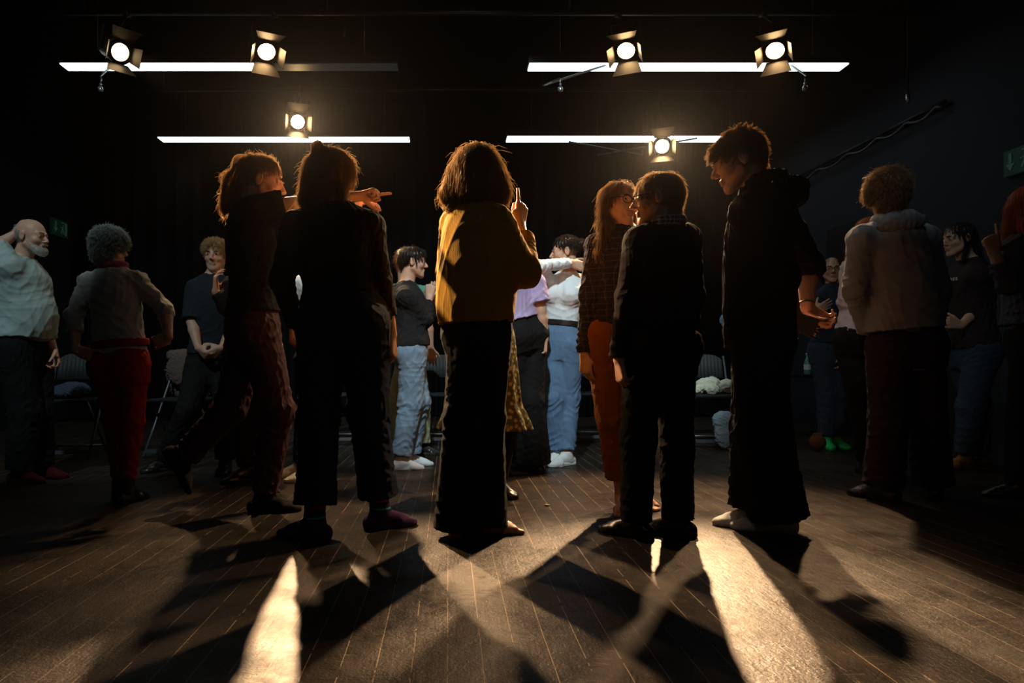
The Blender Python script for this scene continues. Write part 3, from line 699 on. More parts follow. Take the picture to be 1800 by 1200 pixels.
# exit signs
GREEN = mat('exit_sign_green', (.004, .05, .028), .5, emit=((.02, .30, .16), .012)); PICT = mat('exit_sign_pictogram', (.08, .16, .12), .5, emit=((.35, .7, .5), .02))
def exit_sign(loc, nx, label, w, h):
    t = thing('exit_sign', label, 'exit sign', loc, 'green exit signs')
    PM().box((-nx*.015, 0, 0), (.03, w, h)).build('housing', GREEN, t)
    e = nx*.0035; P = lambda u, v: V(e, (-u if nx > 0 else u)*w*(-1), v*h)
    a = PM(); a.plate([P(-.33, .36), P(-.25, .36), P(-.25, -.05), P(-.33, -.05)], .003); a.plate([P(-.42, -.05), P(-.16, -.05), P(-.29, -.32)], .003); a.build('arrow', PICT, t)
    dd = PM(); dd.plate([P(.30, .38), P(.42, .38), P(.42, -.38), P(.30, -.38)], .003); dd.plate([P(.05, .38), P(.30, .38), P(.30, .32), P(.05, .32)], .003); dd.build('door_pictogram', PICT, t)
    m = PM(); c = P(.17, .2); m.plate([c + V(0, .045*h*math.cos(k), .07*h*math.sin(k)) for k in np.linspace(0, 6.28, 11)[:-1]], .003)
    m.plate([P(.12, .10), P(.21, .12), P(.19, -.10), P(.10, -.10)], .003); m.plate([P(.10, -.08), P(.15, -.08), P(.08, -.34), P(.02, -.30)], .003); m.plate([P(.14, -.08), P(.20, -.08), P(.26, -.30), P(.21, -.34)], .003)
    m.plate([P(.00, .02), P(.02, .07), P(.13, .10), P(.12, .05)], .003); m.build('running_figure', PICT, t)
exit_sign((XL + .035, 8.38, 2.39), 1, 'small dim green exit sign on the left wall beside the bearded man', .34, .20)
exit_sign((XR - .035, 4.97, 2.22), -1, 'dim green exit sign high on the right wall at the picture edge', .30, .19)

# ------------------------------------------------------------------ chairs, table, small things at the back
CHF = mat('chair_black_fabric', (.018, .020, .022), .8, .2, bump=('noise', 300, .3)); CHM = mat('chair_grey_steel', (.16, .17, .18), .4, .5, metal=.6)
def folding_chair(loc, rz, label, back=(.05, .055, .055)):
    t = thing('folding_chair', label, 'chair', loc, 'folding chairs round the edge', math.radians(rz))
    PM().box((0, 0, .445), (.40, .39, .025)).build('seat', CHF, t, bevel=.01)
    bk = PM(); n = 12
    for i in range(n):
        a0 = -.19 + .38*i/n; a1 = -.19 + .38*(i+1)/n; y = lambda a: .215 + .02*math.cos(a/.19*1.4); tp = lambda a: .815 - .05*(a/.19)**4
        bk.plate([(a0, y(a0), .60), (a1, y(a1), .60), (a1, y(a1) + .04, tp(a1)), (a0, y(a0) + .04, tp(a0))], .014)
    bk.build('backrest', mat('chair_back', back, .6, .3) if 'chair_back' not in bpy.data.materials else bpy.data.materials['chair_back'], t, True)
    for g in (-1, 1):
        PM().tube([(g*.205, .26, .80), (g*.21, .20, .60), (g*.215, .0, .30), (g*.22, -.20, .011)], .011, 8).build('leg', CHM, t, True)
        PM().tube([(g*.19, -.14, .43), (g*.19, .06, .22), (g*.19, .24, .011)], .011, 8).build('leg', CHM, t, True)
    PM().box((0, -.175, .055), (.43, .012, .028)).build('crossbar', CHM, t); PM().tube([(-.19, .2, .06), (.19, .2, .06)], .008, 8).build('crossbar', CHM, t, True)
    return t
def gp(px, py): d = CH*FP/(py - CY); return ((px - CX)/FP*d, d, 0)
folding_chair(gp(122, 802), 6, 'black folding chair between the bearded man and the curly-haired woman')
folding_chair(gp(322, 800), -5, 'folding chair with a brown jacket over its back, behind the walking woman')
folding_chair(gp(612, 778), 0, 'folding chair half hidden behind the legs of the woman in jeans')
folding_chair(gp(772, 778), 0, 'black folding chair behind the figure in black top and pale jeans')
folding_chair(gp(1040, 774), 2, 'dark folding chair beside the white-top woman legs')
folding_chair(gp(1248, 782), -3, 'folding chair with a pale scarf bundle on its seat')
def blob(name, m, build, label=None, cat=None, base=(0, 0, 0), h=.007, wr=.006, wl=.05, parent=None):
    f = Field(h); build(f); f.wrinkle(wr, wl, 5) if wr else None; v, q = f.mesh(); o = mesh_obj(name, v, q, m, parent, base if parent is None else None)
    if parent is None: o.location = base
    if label: tag(o, label, cat)
    return o
c = np.array(gp(322, 800))
blob('jacket', cloth('jacket_brown', (.16, .115, .10)), lambda f: (f.cone(c + V(-.2, .27, .80), c + V(.2, .27, .80), .045, .045, .02), f.ell(c + V(-.05, .30, .62), (.21, .05, .22), k=.04), f.ell(c + V(-.03, .20, .68), (.20, .04, .15), k=.04)), 'brown-grey jacket draped over a folding chair back on the left', 'jacket', c)
c = np.array(gp(1248, 782))
blob('scarf_bundle', cloth('scarf_pale', (.62, .64, .50)), lambda f: [f.ell(c + V(x, y, .46 + z), (r, r*.9, r*.75), k=.03) for x, y, z, r in ((-.12, 0, .035, .055), (-.05, .02, .08, .075), (.02, .0, .10, .07), (.08, .03, .06, .07), (.15, .0, .09, .06), (.18, .05, .05, .06), (-.0, -.05, .04, .06), (-.18, .0, .02, .03))], 'crumpled pale cream scarf lying on the seat of a folding chair', 'scarf', c, .006, .012, .06)
c2 = np.array(gp(1278, 790))
blob('tote_bag', cloth('bag_light_blue', (.30, .42, .50)), lambda f: (f.ell(c2 + V(0, .0, .16), (.11, .06, .16), k=.04), f.ell(c2 + V(-.05, 0, .26), (.07, .05, .06), k=.04)), 'pale blue cloth bag standing on the floor beside the scarf chair', 'bag', c2, .007, .008)
c = np.array(gp(118, 802))
blob('folded_clothes', cloth('clothes_navy', (.05, .07, .10)), lambda f: (f.ell(c + V(-.02, 0, .50), (.17, .14, .055), k=.04), f.ell(c + V(.04, .03, .54), (.11, .1, .05), k=.04)), 'dark blue garment heaped on the seat of the far left folding chair', 'clothing', c, .007, .008)
t = thing('table', 'low black side table holding a bottle behind the hooded boy', 'table', gp(1418, 760))
PM().box((0, 0, .60), (.7, .5, .03)).build('tabletop', BLACKW, t, bevel=.004)
for gx in (-.32, .32):
    for gy in (-.22, .22): PM().box((gx, gy, .293), (.04, .04, .584)).build('leg', BLACKW, t)
tx, ty, _ = gp(1418, 760); tx -= .045
t = thing('bottle', 'small clear water bottle with white label on the black table', 'bottle', (tx, ty - .1, .616))
BG = mat('bottle_glass', (.35, .75, .70), .08, .5); BG.node_tree.nodes['Principled BSDF'].inputs['Transmission Weight'].default_value = .55
PM().tube([(0, 0, z) for z in (0, .01, .12, .15, .175, .20)], [.028, .033, .033, .026, .013, .013], 20).build('glass_body', BG, t, True)
PM().tube([(0, 0, .20), (0, 0, .222)], .015, 16).build('cap', mat('cap_white', (.7, .75, .75), .4), t, True)
PM().tube([(0, 0, .05), (0, 0, .105)], .0342, 24, False).build('label_band', mat('bottle_label', (.75, .85, .82), .6), t, True)
c = np.array(gp(1437, 792)); 
blob('handbag', cloth('bag_amber', (.16, .06, .02)), lambda f: (f.ell(c + V(0, 0, .07), (.07, .05, .07), k=.03), f.cone(c + V(-.03, 0, .14), c + V(.03, 0, .14), .012, .012)), 'small amber brown bag on the floor under the table', 'bag', c, .007, .004)
c = at(961, 889, CH*FP/(889 - CY)); c[2] = 0
blob('paper_scrap', mat('scrap_cream', (.75, .62, .40), .8), lambda f: (f.ell(c + V(0, 0, .005), (.012, .008, .005), k=.003), f.ell(c + V(.01, .004, .004), (.008, .006, .004), k=.003)), 'tiny cream scrap lying on the floorboards right of the yellow sweater woman', 'scrap', c, .0015, 0)
# ------------------------------------------------------------------ the people
HB = hairm('hair_brown', (.16, .118, .075)); HD = hairm('hair_dark', (.035, .022, .015)); HBL = hairm('hair_blond', (.60, .48, .27)); HLB = hairm('hair_light_brown', (.27, .205, .135))
HG = hairm('hair_grey', (.48, .50, .48)); HR_ = hairm('hair_ginger', (.36, .17, .07)); HSH = hairm('hair_ash', (.34, .27, .19))
BLK = cloth('cloth_black_jersey', (.014, .012, .012)); BLK2 = cloth('cloth_black_trousers', (.012, .011, .011), 'twill', 300)
BLKS = mat('black_leather', (.012, .012, .012), .3, .5); WSOCK = cloth('white_sock', (.72, .74, .74), sc=350); DENIMD = cloth('denim_dark', (.022, .030, .050), 'twill', 320, .35); DENIM = cloth('denim_blue', (.14, .24, .38), 'twill', 320, .35, var=(5, .35)); DENIML = cloth('denim_pale', (.26, .36, .47), 'twill', 320, .35, var=(5, .35))
SHORT = [('e', (0, -.018, .034), (.083, .100, .086)), ('c', (0, -.055, -.005), (0, -.050, -.060), .060, .045)]
def A(e, w, d=None, n=None, p='relax', s=None): return dict(e=e, w=w, d=d, n=n, p=p, s=s)
def L(k, a, dd=0, y=None, air=None):
    r = dict(k=k, a=a, dd=dd)
    if y is not None: r['y'] = y
    if air is not None: r['air'] = air
    return r
HH = .0045
# 1 woman in the yellow sweater
p = Person('person in a mustard yellow knitted sweater seen from behind, raising one finger', 2.93, 1.66, 62, (838, 301), (838, 357), (842, 575),
    dict(L=A((790, 478, .16), (862, 470, .26), (.9, .1, .2), (0, -1, .2), 'relax', (803, 395, .13)), R=A((924, 480, -.08), (914, 396, .06), (.10, .05, .99), (-.75, .6, 0), 'point', (870, 392, -.13))),
    dict(L=L((812, 735, -.04), 806, -.03, 20), R=L((856, 735, .06), 850, 0.02, 84)), look=(5, 4, 0), bw=.98, h=HH)
p.body(face=False, h=.004, toes=('R',))
KNIT = mat('mustard_knit', (.52, .27, .022), .9, .1, bump=('noise', 260, .5), sheen=.2, var=(9, .14))
SW = [(-.04, .174, .138, -.02), (.02, .184, .148, -.02), (.10, .194, .160, -.018), (.20, .192, .165, -.01), (.32, .188, .160, 0), (.42, .182, .145, 0), (.49, .140, .115, -.01), (.54, .085, .075, -.012)]
z_ = p.T/.54
def sweater_rib(nt_m):
    nt = nt_m.node_tree; N = nt.nodes; L_ = nt.links; b = N['Principled BSDF']; tc = N.new('ShaderNodeTexCoord'); s = N.new('ShaderNodeSeparateXYZ'); L_.new(tc.outputs['Object'], s.inputs[0])
    def M(op, a, c):
        n = N.new('ShaderNodeMath'); n.operation = op
        for i, x in enumerate((a, c)):
            if isinstance(x, (int, float)): n.inputs[i].default_value = x
            else: L_.new(x, n.inputs[i])
        return n.outputs[0]
    an = M('ARCTAN2', M('SUBTRACT', s.outputs[1], 0.0), s.outputs[0]); w_ = M('SINE', M('MULTIPLY', an, 150), 0)
    hem = M('LESS_THAN', s.outputs[2], .905); fine = N.new('ShaderNodeTexWave'); fine.inputs['Scale'].default_value = 95; fine.inputs['Distortion'].default_value = 1.5; fine.bands_direction = 'X'; L_.new(tc.outputs['Object'], fine.inputs['Vector'])
    hgt = M('ADD', M('MULTIPLY', M('MULTIPLY', w_, hem), .8), M('MULTIPLY', fine.outputs['Fac'], .35))
    bp = N.new('ShaderNodeBump'); bp.inputs['Strength'].default_value = .8; bp.inputs['Distance'].default_value = .003; L_.new(hgt, bp.inputs['Height']); L_.new(bp.outputs[0], b.inputs['Normal'])
sweater_rib(KNIT)
p.top('sweater', KNIT, (843, 569), sleeve=(2, 1.72), srad=(.078, .064, .052), secs=[(a*z_, b*p.s, c*p.s, d*p.s) for a, b, c, d in SW], wr=.0040, collar=.0, seed=11, cuff=.03, wl=.20)
p.pants('trousers', BLK2, (843, 560), (.100, .080, .108), hem=1.10, wr=.003, seed=4)
p.hair(HB, [('e', (0, -.010, .034), (.092, .108, .088)), ('c', (0, -.04, .0), (0, -.05, -.075), .090, .086, .03), ('c', (-.07, -.02, .0), (-.105, -.01, -.100), .045, .048, .03), ('c', (.07, -.02, .0), (.098, -.01, -.098), .045, .048, .03), ('c', (0, -.05, -.02), (0, -.055, -.10), .08, .070, .03)], n=8500, L=.17, fly=.016, groove=.0035)
# 2 woman in dark jeans
p = Person('person in black top, cuffed dark jeans and patterned socks, seen from behind', 2.95, 1.69, 0, (585, 308), (584, 362), (604, 560),
    dict(L=A((495, 492, -.03), (520, 572, .06), (.7, .45, -.5), (1, 0, .5), 'relax', (521, 396, 0)), R=A((668, 492, 0), (688, 588, .02), (.08, 0, -1), (-1, 0.2, 0), 'curl', (650, 398, 0))),
    dict(L=L((561, 725, 0), 553, -.08, -72), R=L((648, 720, .04), 668, .10, 62)), look=(48, 8, 0), bw=1.16, bd=1.15, h=HH)
p.body(h=.004)
p.top('top', BLK, (600, 528), ease=.008, sleeve=(2, 1.68), srad=(.064, .052, .040), wr=.004, seed=21)
p.pants('jeans', DENIMD, (603, 520), (.108, .092, .084), hem=.86, ends=dict(L=.87, R=.85), cuff=.075, wr=.005, seed=9, bw=1.14)
SOCKP = mat('patterned_sock', (.07, .03, .09), .9, .1, bump=('noise', 350, .3)); 
def band_nodes(m, bands, coord='Z'):
    nt = m.node_tree; N = nt.nodes; L_ = nt.links; tc = N.new('ShaderNodeTexCoord'); s = N.new('ShaderNodeSeparateXYZ'); L_.new(tc.outputs['Object'], s.inputs[0])
    r = N.new('ShaderNodeValToRGB'); r.color_ramp.interpolation = 'CONSTANT'; e = r.color_ramp.elements
    for i, (po, c) in enumerate(bands):
        x = e[i] if i < 2 else e.new(po); x.position = po; x.color = tuple(c) + (1,)
    L_.new(s.outputs[2], r.inputs[0]); L_.new(r.outputs[0], N['Principled BSDF'].inputs['Base Color'])
band_nodes(SOCKP, [(0, (.075, .035, .10)), (.075, (.03, .02, .04)), (.088, (.05, .45, .40)), (.094, (.06, .02, .05)), (.125, (.42, .07, .05)), (.150, (.12, .03, .06))])
p.shoes(SOCKP, 'sock', 1.07, shaft=.11)
p.hair(HLB, [('e', (0, -.014, .036), (.086, .104, .084)), ('c', (0, -.05, 0), (-.01, -.06, -.11), .068, .055, .03), ('c', (-.03, -.07, -.02), (-.055, -.075, -.12), .045, .035, .02), ('e', (-.01, -.085, .100), (.034, .030, .034)), ('c', (.055, .01, -.02), (.058, .02, -.11), .022, .014, .01)], n=7000, L=.14, fly=.022, groove=.004)
# 3 pointing woman
p = Person('person in a black T-shirt and maroon track pants, mid-stride, pointing to the right', 3.38, 1.72, 66, (463, 320), (436, 366), (448, 572),
    dict(L=A((552, 372, .22), (618, 358, .16), (.95, -.1, .12), (.2, .3, -1), 'relax', (462, 382, .17)), R=A((548, 356, -.08), (630, 345, 0.02), (.97, 0, .22), (.1, -.2, -1), 'point', (444, 372, -.15))),
    dict(L=L((405, 716, .04), (326, 800, .06), 0, 66, 62), R=L((487, 722, -.04), 464, 0.0, 78)), look=(82, 12, 0), h=HH)
p.leg['L']['a'] = p.pt((326, 800, .06))
p.body(h=.004)
p.top('tee_shirt', BLK, (440, 552), ease=.016, sleeve=(.62, .52), srad=(.074, .074, .06), wr=.004, seed=31, flare=.01)
MAROON = cloth('track_maroon', (.055, .020, .025), rough=.7)
p.pants('track_pants', MAROON, (442, 545), (.105, .082, .068), hem=.98, ends=dict(L=1.0, R=.95), wr=.006, seed=8)
p.shoes(BLK, 'sock', 1.10, shaft=.06)
p.hair(HLB, [('e', (0, -.014, .034), (.082, .102, .083)), ('c', (0, -.075, .05), (0, -.125, .075), .030, .035), ('w', (432, 285), (408, 322), .035, .038), ('w', (408, 322), (396, 362), .038, .024), ('c', (0, -.05, -.01), (-.01, -.08, -.09), .055, .045)], flow=('pony', (436, 286, 0)), n=7000, L=.11, fly=.020, groove=.004)
# 4 short woman with glasses
p = Person('short person in black cardigan, checked scarf and glasses, facing left beside the plaid shirt', 2.90, 1.575, -18, (1153, 350), (1168, 396), (1160, 600),
    dict(L=A((1103, 520, -.04), (1088, 632, -.06), (.12, 0, -1), (1, .2, 0), 'curl', (1122, 424, -.02)), R=A((1218, 520, .04), (1200, 625, .14), None, None, 'relax', (1206, 420, .03))),
    dict(L=L((1122, 768, 0), 1118, 0.0, -52), R=L((1188, 785, .05), 1192, .02, -62)), look=(-76, 3, 0), bw=1.02, h=HH)
p.body(h=.004)
CARD = [(-.16, .160, .118, -.01), (-.04, .168, .125, -.012), (.10, .160, .122, 0), (.26, .160, .125, 0), (.40, .166, .125, 0), (.49, .125, .095, -.01), (.54, .08, .07, -.012)]
z_ = p.T/.54
p.top('cardigan', cloth('cardigan_black', (.016, .011, .010), rough=.95, sheen=.35), (1160, 652), sleeve=(1.98, 2), srad=(.066, .054, .046), secs=[(a*z_, b*p.s, c*p.s, d*p.s) for a, b, c, d in CARD], wr=.0035, seed=41)
p.pants('trousers', BLK2, (1160, 590), (.095, .080, .072), hem=1.02, wr=.004, seed=5)
p.shoes(BLKS, 'shoe', 1.2, sole=mat('sole_black', (.01, .01, .01), .6))
SCARF = mat('checked_scarf', (.10, .10, .13), .9, .1, bump=('noise', 200, .5))
def check_nodes(m, base, line, sc=28, thin=.80, sc2=None):
    nt = m.node_tree; N = nt.nodes; L_ = nt.links; tc = N.new('ShaderNodeTexCoord'); s = N.new('ShaderNodeSeparateXYZ'); L_.new(tc.outputs['Object'], s.inputs[0]); outs = []
    def M(op, a, c=0.0):
        n = N.new('ShaderNodeMath'); n.operation = op
        for i, x in enumerate((a, c)):
            if isinstance(x, (int, float)): n.inputs[i].default_value = x
            else: L_.new(x, n.inputs[i])
        return n.outputs[0]
    for src in (M('ADD', s.outputs[0], M('MULTIPLY', s.outputs[1], .7)), s.outputs[2]): outs.append(M('GREATER_THAN', M('FRACT', M('MULTIPLY', src, sc)), thin))
    k = M('ADD', M('MULTIPLY', outs[0], .5), M('MULTIPLY', outs[1], .5)); mx = N.new('ShaderNodeMix'); mx.data_type = 'RGBA'; L_.new(k, mx.inputs[0]); mx.inputs[6].default_value = tuple(base) + (1,); mx.inputs[7].default_value = tuple(line) + (1,); L_.new(mx.outputs[2], N['Principled BSDF'].inputs['Base Color'])
check_nodes(SCARF, (.045, .05, .075), (.55, .55, .60), 60, .62)
p.part('scarf', SCARF, lambda f: [f.cone(p.hp(.062*math.cos(t), -.035 + .062*math.sin(t), -.118 - .012*math.sin(t)), p.hp(.066*math.cos(t+.5), -.035 + .066*math.sin(t+.5), -.118 - .012*math.sin(t+.5)), .024, .026, .02) for t in np.arange(0, 6.28, .5)] and f.cone(p.hp(.0, .045, -.13), p.hp(.0, .055, -.17), .025, .02, .02), wr=.006)
p.hair(HSH, [('e', (0, -.022, .034), (.086, .102, .086)), ('c', (0, -.055, .0), (0, -.062, -.085), .066, .042), ('c', (0, -.085, -.075), (0, -.10, -.105), .022, .010, .01)], flow='crown', n=6000, L=.07, fly=.008, groove=.0022)
p.glasses(.021)
# 5 woman in the plaid shirt
p = Person('person in a dark plaid shirt, rust trousers and glasses, long brown hair, facing the camera', 3.43, 1.66, 158, (1091, 357), (1100, 404), (1082, 585),
    dict(R=A((1036, 520, -.02), (1028, 622, -.05), (.05, -.1, -1), (.8, .5, 0), 'relax', (1050, 432, .02)), L=A((1148, 520, .0), (1140, 620, 0), None, None, 'relax', (1142, 430, 0))),
    dict(R=L((1078, 735, -.04), 1094, -.02, 195), L=L((1108, 735, .05), 1124, .12, 165)), look=(158, 3, -3), bw=.95, bust=.7, h=HH)
p.body(h=.004, toes=('R', 'L'))
PLAID = mat('plaid_flannel', (.03, .03, .05), .85, .15, bump=('noise', 300, .3)); check_nodes(PLAID, (.028, .026, .045), (.085, .08, .12), 34, .86)
z_ = p.T/.54
p.top('shirt', PLAID, (1080, 612), sleeve=(2, 1.98), srad=(.064, .052, .044), secs=[(a*z_, b*p.s*.94, c*p.s*.95, d*p.s) for a, b, c, d in CARD], wr=.006, seed=51, collar=.0)
p.part('collar', PLAID, lambda f: [f.cone(p.nk + p.R[0]*s_*.05 - p.R[1]*.01 + p.R[2]*.03, p.nk + p.R[0]*s_*.045 + p.R[1]*.075 - p.R[2]*.03, .012, .012, .004) and f.cone(p.nk + p.R[0]*s_*.045 + p.R[1]*.07 - p.R[2]*.01, p.nk + p.R[0]*s_*.05 + p.R[1]*.09 - p.R[2]*.06, .013, .008, .006) for s_ in (-1, 1)])
RUST = cloth('rust_corduroy', (.26, .085, .022), 'wave', 90, .4)
p.pants('trousers', RUST, (1085, 575), (.100, .084, .078), ends=dict(R=.78, L=.80), wr=.0055, seed=6)
p.hair(HB, [('e', (0, -.024, .037), (.087, .098, .085)), ('c', (0, -.05, 0), (0, -.06, -.10), .072, .062, .03), ('c', (.080, -.025, .01), (.092, -.015, -.10), .022, .026, .02), ('w', (1068, 400, -.03), (1054, 445, -.06), .040, .022), ('c', (-.08, -.025, .01), (-.088, -.03, -.14), .022, .026, .02)], n=7000, L=.16, fly=.016)
p.glasses(.0225)
# 6 hooded boy
p = Person('person in dark hooded jacket and wide black trousers, hands clasped behind the back', 3.01, 1.80, -66, (1297, 284), (1333, 330), (1334, 590),
    dict(L=A((1374, 490, -.12), (1398, 560, -.02), (.75, .1, -.35), (.1, .9, .3), 'relax', (1318, 372, -.14)), R=A((1420, 470, .16), (1418, 540, .10), (.65, -.2, -.6), (.2, -.9, .3), 'curl', (1365, 372, .15))),
    dict(L=L((1342, 755, -.05), 1366, -.03, -66), R=L((1332, 755, .05), 1332, .06, -75)), look=(-74, 17, 0), bw=1.0, bd=1.0, h=HH)
p.body(h=.004)
HOOD = cloth('hoodie_brown', (.022, .012, .010), rough=.9, sheen=.15)
BX = [(-.10, .172, .135, 0), (0, .185, .150, 0), (.10, .185, .152, 0), (.26, .180, .150, 0), (.40, .176, .140, 0), (.49, .120, .10, -.01), (.54, .085, .08, -.012)]
z_ = p.T/.54
p.top('hoodie', HOOD, (1334, 612), sleeve=(1.05, 1.06), srad=(.078, .070, .062), secs=[(a*z_, b*p.s*.93, c*p.s*.93, d*p.s) for a, b, c, d in BX], wr=.006, seed=61, collar=0, cuff=.0, wl=.09)
p.part('hood', HOOD, lambda f: [f.cone(p.nk + p.R[0]*.085*math.cos(t) + p.R[1]*(.075*math.sin(t) - .02) + p.R[2]*(.028 - .018*math.sin(t)), p.nk + p.R[0]*.085*math.cos(t+.45) + p.R[1]*(.075*math.sin(t+.45) - .02) + p.R[2]*(.028 - .018*math.sin(t+.45)), .022, .022, .015) for t in np.arange(0, 6.28, .45)] and f.ell(p.nk - p.R[1]*.125 + p.R[2]*.0, V(.105, .070, .034), p.R, .03) and f.ell(p.nk - p.R[1]*.155 - p.R[2]*.045, V(.085, .045, .055), p.R, .03), wr=.007)
p.pants('trousers', BLK2, (1334, 585), (.108, .108, .118), hem=1.02, wr=.005, seed=15, ends=dict(L=1.05, R=.98))
p.shoes(WSOCK, 'sock', 1.10, shaft=.05)
BR = PM(); w_ = p.arm['R']['w']; a_ = nrm(w_ - p.arm['R']['e']); u_ = nrm(np.cross(a_, V(0, 0, 1))); v_ = np.cross(a_, u_)
BR.tube([w_ - a_*.02 + (u_*math.cos(t) + v_*math.sin(t))*.031 for t in np.linspace(0, 6.28, 17)], .004, 6, False).build('bracelet', BLACKM, p.root, True, p.base)
p.hair(HB, [('e', (0, -.016, .040), (.088, .104, .086)), ('c', (0, -.060, .0), (0, -.052, -.070), .058, .040), ('e', (0, -.03, .105), (.055, .055, .03)), ('e', (0, .060, .062), (.055, .040, .026)), ('c', (0, .09, .045), (0, .108, .030), .012, .004, .01)], flow='crown', n=7000, L=.045, fly=.010, curl=.6, groove=.0035)
# 7 grey hoodie
p = Person('person in a grey hooded sweatshirt with tousled brown hair, seen from behind on the right', 3.68, 1.79, 4, (1558, 339), (1567, 390), (1590, 600),
    dict(L=A((1504, 510, -.02), (1528, 582, .10), (.6, .6, -.3), (1, 0, 0), 'relax', (1516, 420, 0)), R=A((1648, 512, 0), (1636, 592, .10), None, None, 'relax', (1624, 420, 0))),
    dict(L=L((1562, 735, 0), 1553, 0, -30), R=L((1628, 735, .03), 1640, .05, 25)), look=(10, 6, 0), bw=.98, h=.006)
p.body(face=False)
GREYH = cloth('hoodie_grey', (.26, .28, .29), rough=.9, sheen=.2); z_ = p.T/.54
p.top('hoodie', GREYH, (1588, 578), sleeve=(1.95, 1.95), srad=(.072, .062, .052), secs=[(a*z_, b*p.s, c*p.s, d*p.s) for a, b, c, d in BX], wr=.007, seed=71, cuff=.05, wl=.12)
p.part('hood', GREYH, lambda f: (f.ell(p.nk - p.R[1]*.085 - p.R[2]*.02, V(.125, .05, .060), p.R, .03), [f.cone(p.nk + p.R[0]*.085*math.cos(t) + p.R[1]*(.075*math.sin(t) - .02) + p.R[2]*.02, p.nk + p.R[0]*.085*math.cos(t+.45) + p.R[1]*(.075*math.sin(t+.45) - .02) + p.R[2]*.02, .024, .024, .015) for t in np.arange(0, 6.28, .45)]), wr=.006)
p.pants('trousers', cloth('trousers_plum', (.030, .018, .026)), (1590, 590), (.105, .090, .095), hem=1.03, wr=.006, seed=17)
p.shoes(BLKS, 'shoe', 1.2)
p.hair(HB, [('e', (0, -.014, .036), (.096, .108, .090)), ('c', (0, -.05, .0), (0, -.05, -.075), .078, .062), ('e', (-.06, 0, .0), (.045, .05, .06)), ('e', (.06, 0, .0), (.045, .05, .06))], flow='crown', n=5000, L=.06, fly=.016, curl=.6, groove=.005)
# 8 bearded man
p = Person('bearded person in pale sage T-shirt, hand behind the head, at the left edge', 4.27, 1.66, 98, (56, 416), (36, 456), (42, 605),
    dict(R=A((-10, 436, -.10), (27, 411, -.03), (.4, .25, .85), (.75, .3, -.3), 'curl', (16, 470, -.14)), L=A((72, 556, .10), (94, 614, .06), (.2, 0, -1), (-.5, -.8, 0), 'curl', (48, 476, .16))),
    dict(R=L((44, 722, -.05), 34, -.06, 100), L=L((66, 722, .08), 72, .10, 92)), look=(96, 4, 0), bw=1.12, bd=1.2, belly=1.0, h=.006)
p.body()
z_ = p.T/.54
p.top('tee_shirt', cloth('tee_sage', (.36, .46, .43)), (42, 594), ease=.022, sleeve=(.42, .9), srad=(.082, .078, .06), wr=.006, seed=81, flare=.012, wl=.12)
p.pants('trousers', cloth('trousers_charcoal', (.009, .011, .011)), (42, 592), (.112, .095, .082), hem=1.0, wr=.005, seed=18)
p.shoes(cloth('shoe_red', (.06, .004, .004)), 'shoe', 1.15, h=.005)
p.part('beard', HG, lambda f: (f.cone(p.hp(-.03, .068, -.088), p.hp(.03, .068, -.088), .026, .026, .02), f.ell(p.hp(0, .082, -.095), V(.030, .022, .028), p.HR, .02), f.cone(p.hp(-.022, .092, -.048), p.hp(.022, .092, -.048), .008, .008, .006), f.cone(p.hp(-.045, .05, -.07), p.hp(-.058, .01, -.03), .016, .010, .02), f.cone(p.hp(.045, .05, -.07), p.hp(.058, .01, -.03), .016, .010, .02)), h=.004, wr=.003)
p.hair(HG, [('c', (0, -.070, .02), (0, -.060, -.03), .055, .045), ('e', (-.045, -.03, .005), (.038, .05, .045)), ('e', (.045, -.03, .005), (.038, .05, .045)), ('e', (0, -.05, .03), (.068, .062, .05))], flow='down', n=700, L=.03, fly=.004)
# 9 curly woman
p = Person('person with curly grey hair, cream top and red trousers, hands on hips', 3.66, 1.49, 12, (195, 434), (199, 474), (212, 635),
    dict(L=A((130, 552, -.03), (132, 614, -.10), (.9, .1, -.35), (.3, .9, .2), 'claw', (156, 496, 0)), R=A((290, 545, 0), (296, 590, -.06), (-.85, .1, -.45), (-.4, .9, .2), 'claw', (242, 494, 0))),
    dict(L=L((203, 740, .05), 212, .05, -10), R=L((232, 740, -.04), 222, -.06, 15)), look=(28, 4, 0), bw=1.05, h=.006)
p.body(face=False, h=.005)
z_ = p.T/.54
BXF = [(-.10, .180, .130, 0), (0, .178, .130, 0), (.12, .155, .120, 0), (.26, .150, .118, 0), (.40, .160, .118, 0), (.49, .125, .092, -.01), (.54, .08, .07, -.012)]
p.top('top', cloth('top_cream', (.42, .42, .37)), (210, 624), sleeve=(1.55, 1.3), srad=(.060, .052, .046), secs=[(a*z_, b*p.s, c*p.s, d*p.s) for a, b, c, d in BXF], wr=.007, seed=91, wl=.09)
p.part('sash', cloth('sash_red', (.30, .025, .03)), lambda f: f.loft(p.pv, p.R, [(.075, .158, .118, 0), (.10, .160, .120, 0), (.115, .157, .117, 0)], n=2.2), wr=.003)
p.part('neckerchief', cloth('kerchief_red', (.32, .05, .06)), lambda f: [f.cone(p.nk + p.R[0]*.06*math.cos(t) + p.R[1]*.06*math.sin(t) + p.R[2]*.02, p.nk + p.R[0]*.06*math.cos(t+.5) + p.R[1]*.06*math.sin(t+.5) + p.R[2]*.02, .018, .018, .015) for t in np.arange(0, 6.28, .5)], wr=.004)
p.pants('trousers', cloth('trousers_red', (.33, .018, .020)), (212, 618), (.092, .070, .052), hem=.86, wr=.005, seed=19)
p.shoes(BLKS, 'boot', 1.2, shaft=.16)
p.hair(HG, [('e', (0, -.012, .032), (.100, .112, .092)), ('c', (0, -.04, .0), (0, -.05, -.05), .080, .070)], flow='crown', n=7000, L=.045, fly=.010, curl=1.3, groove=.007, thick=.0011)
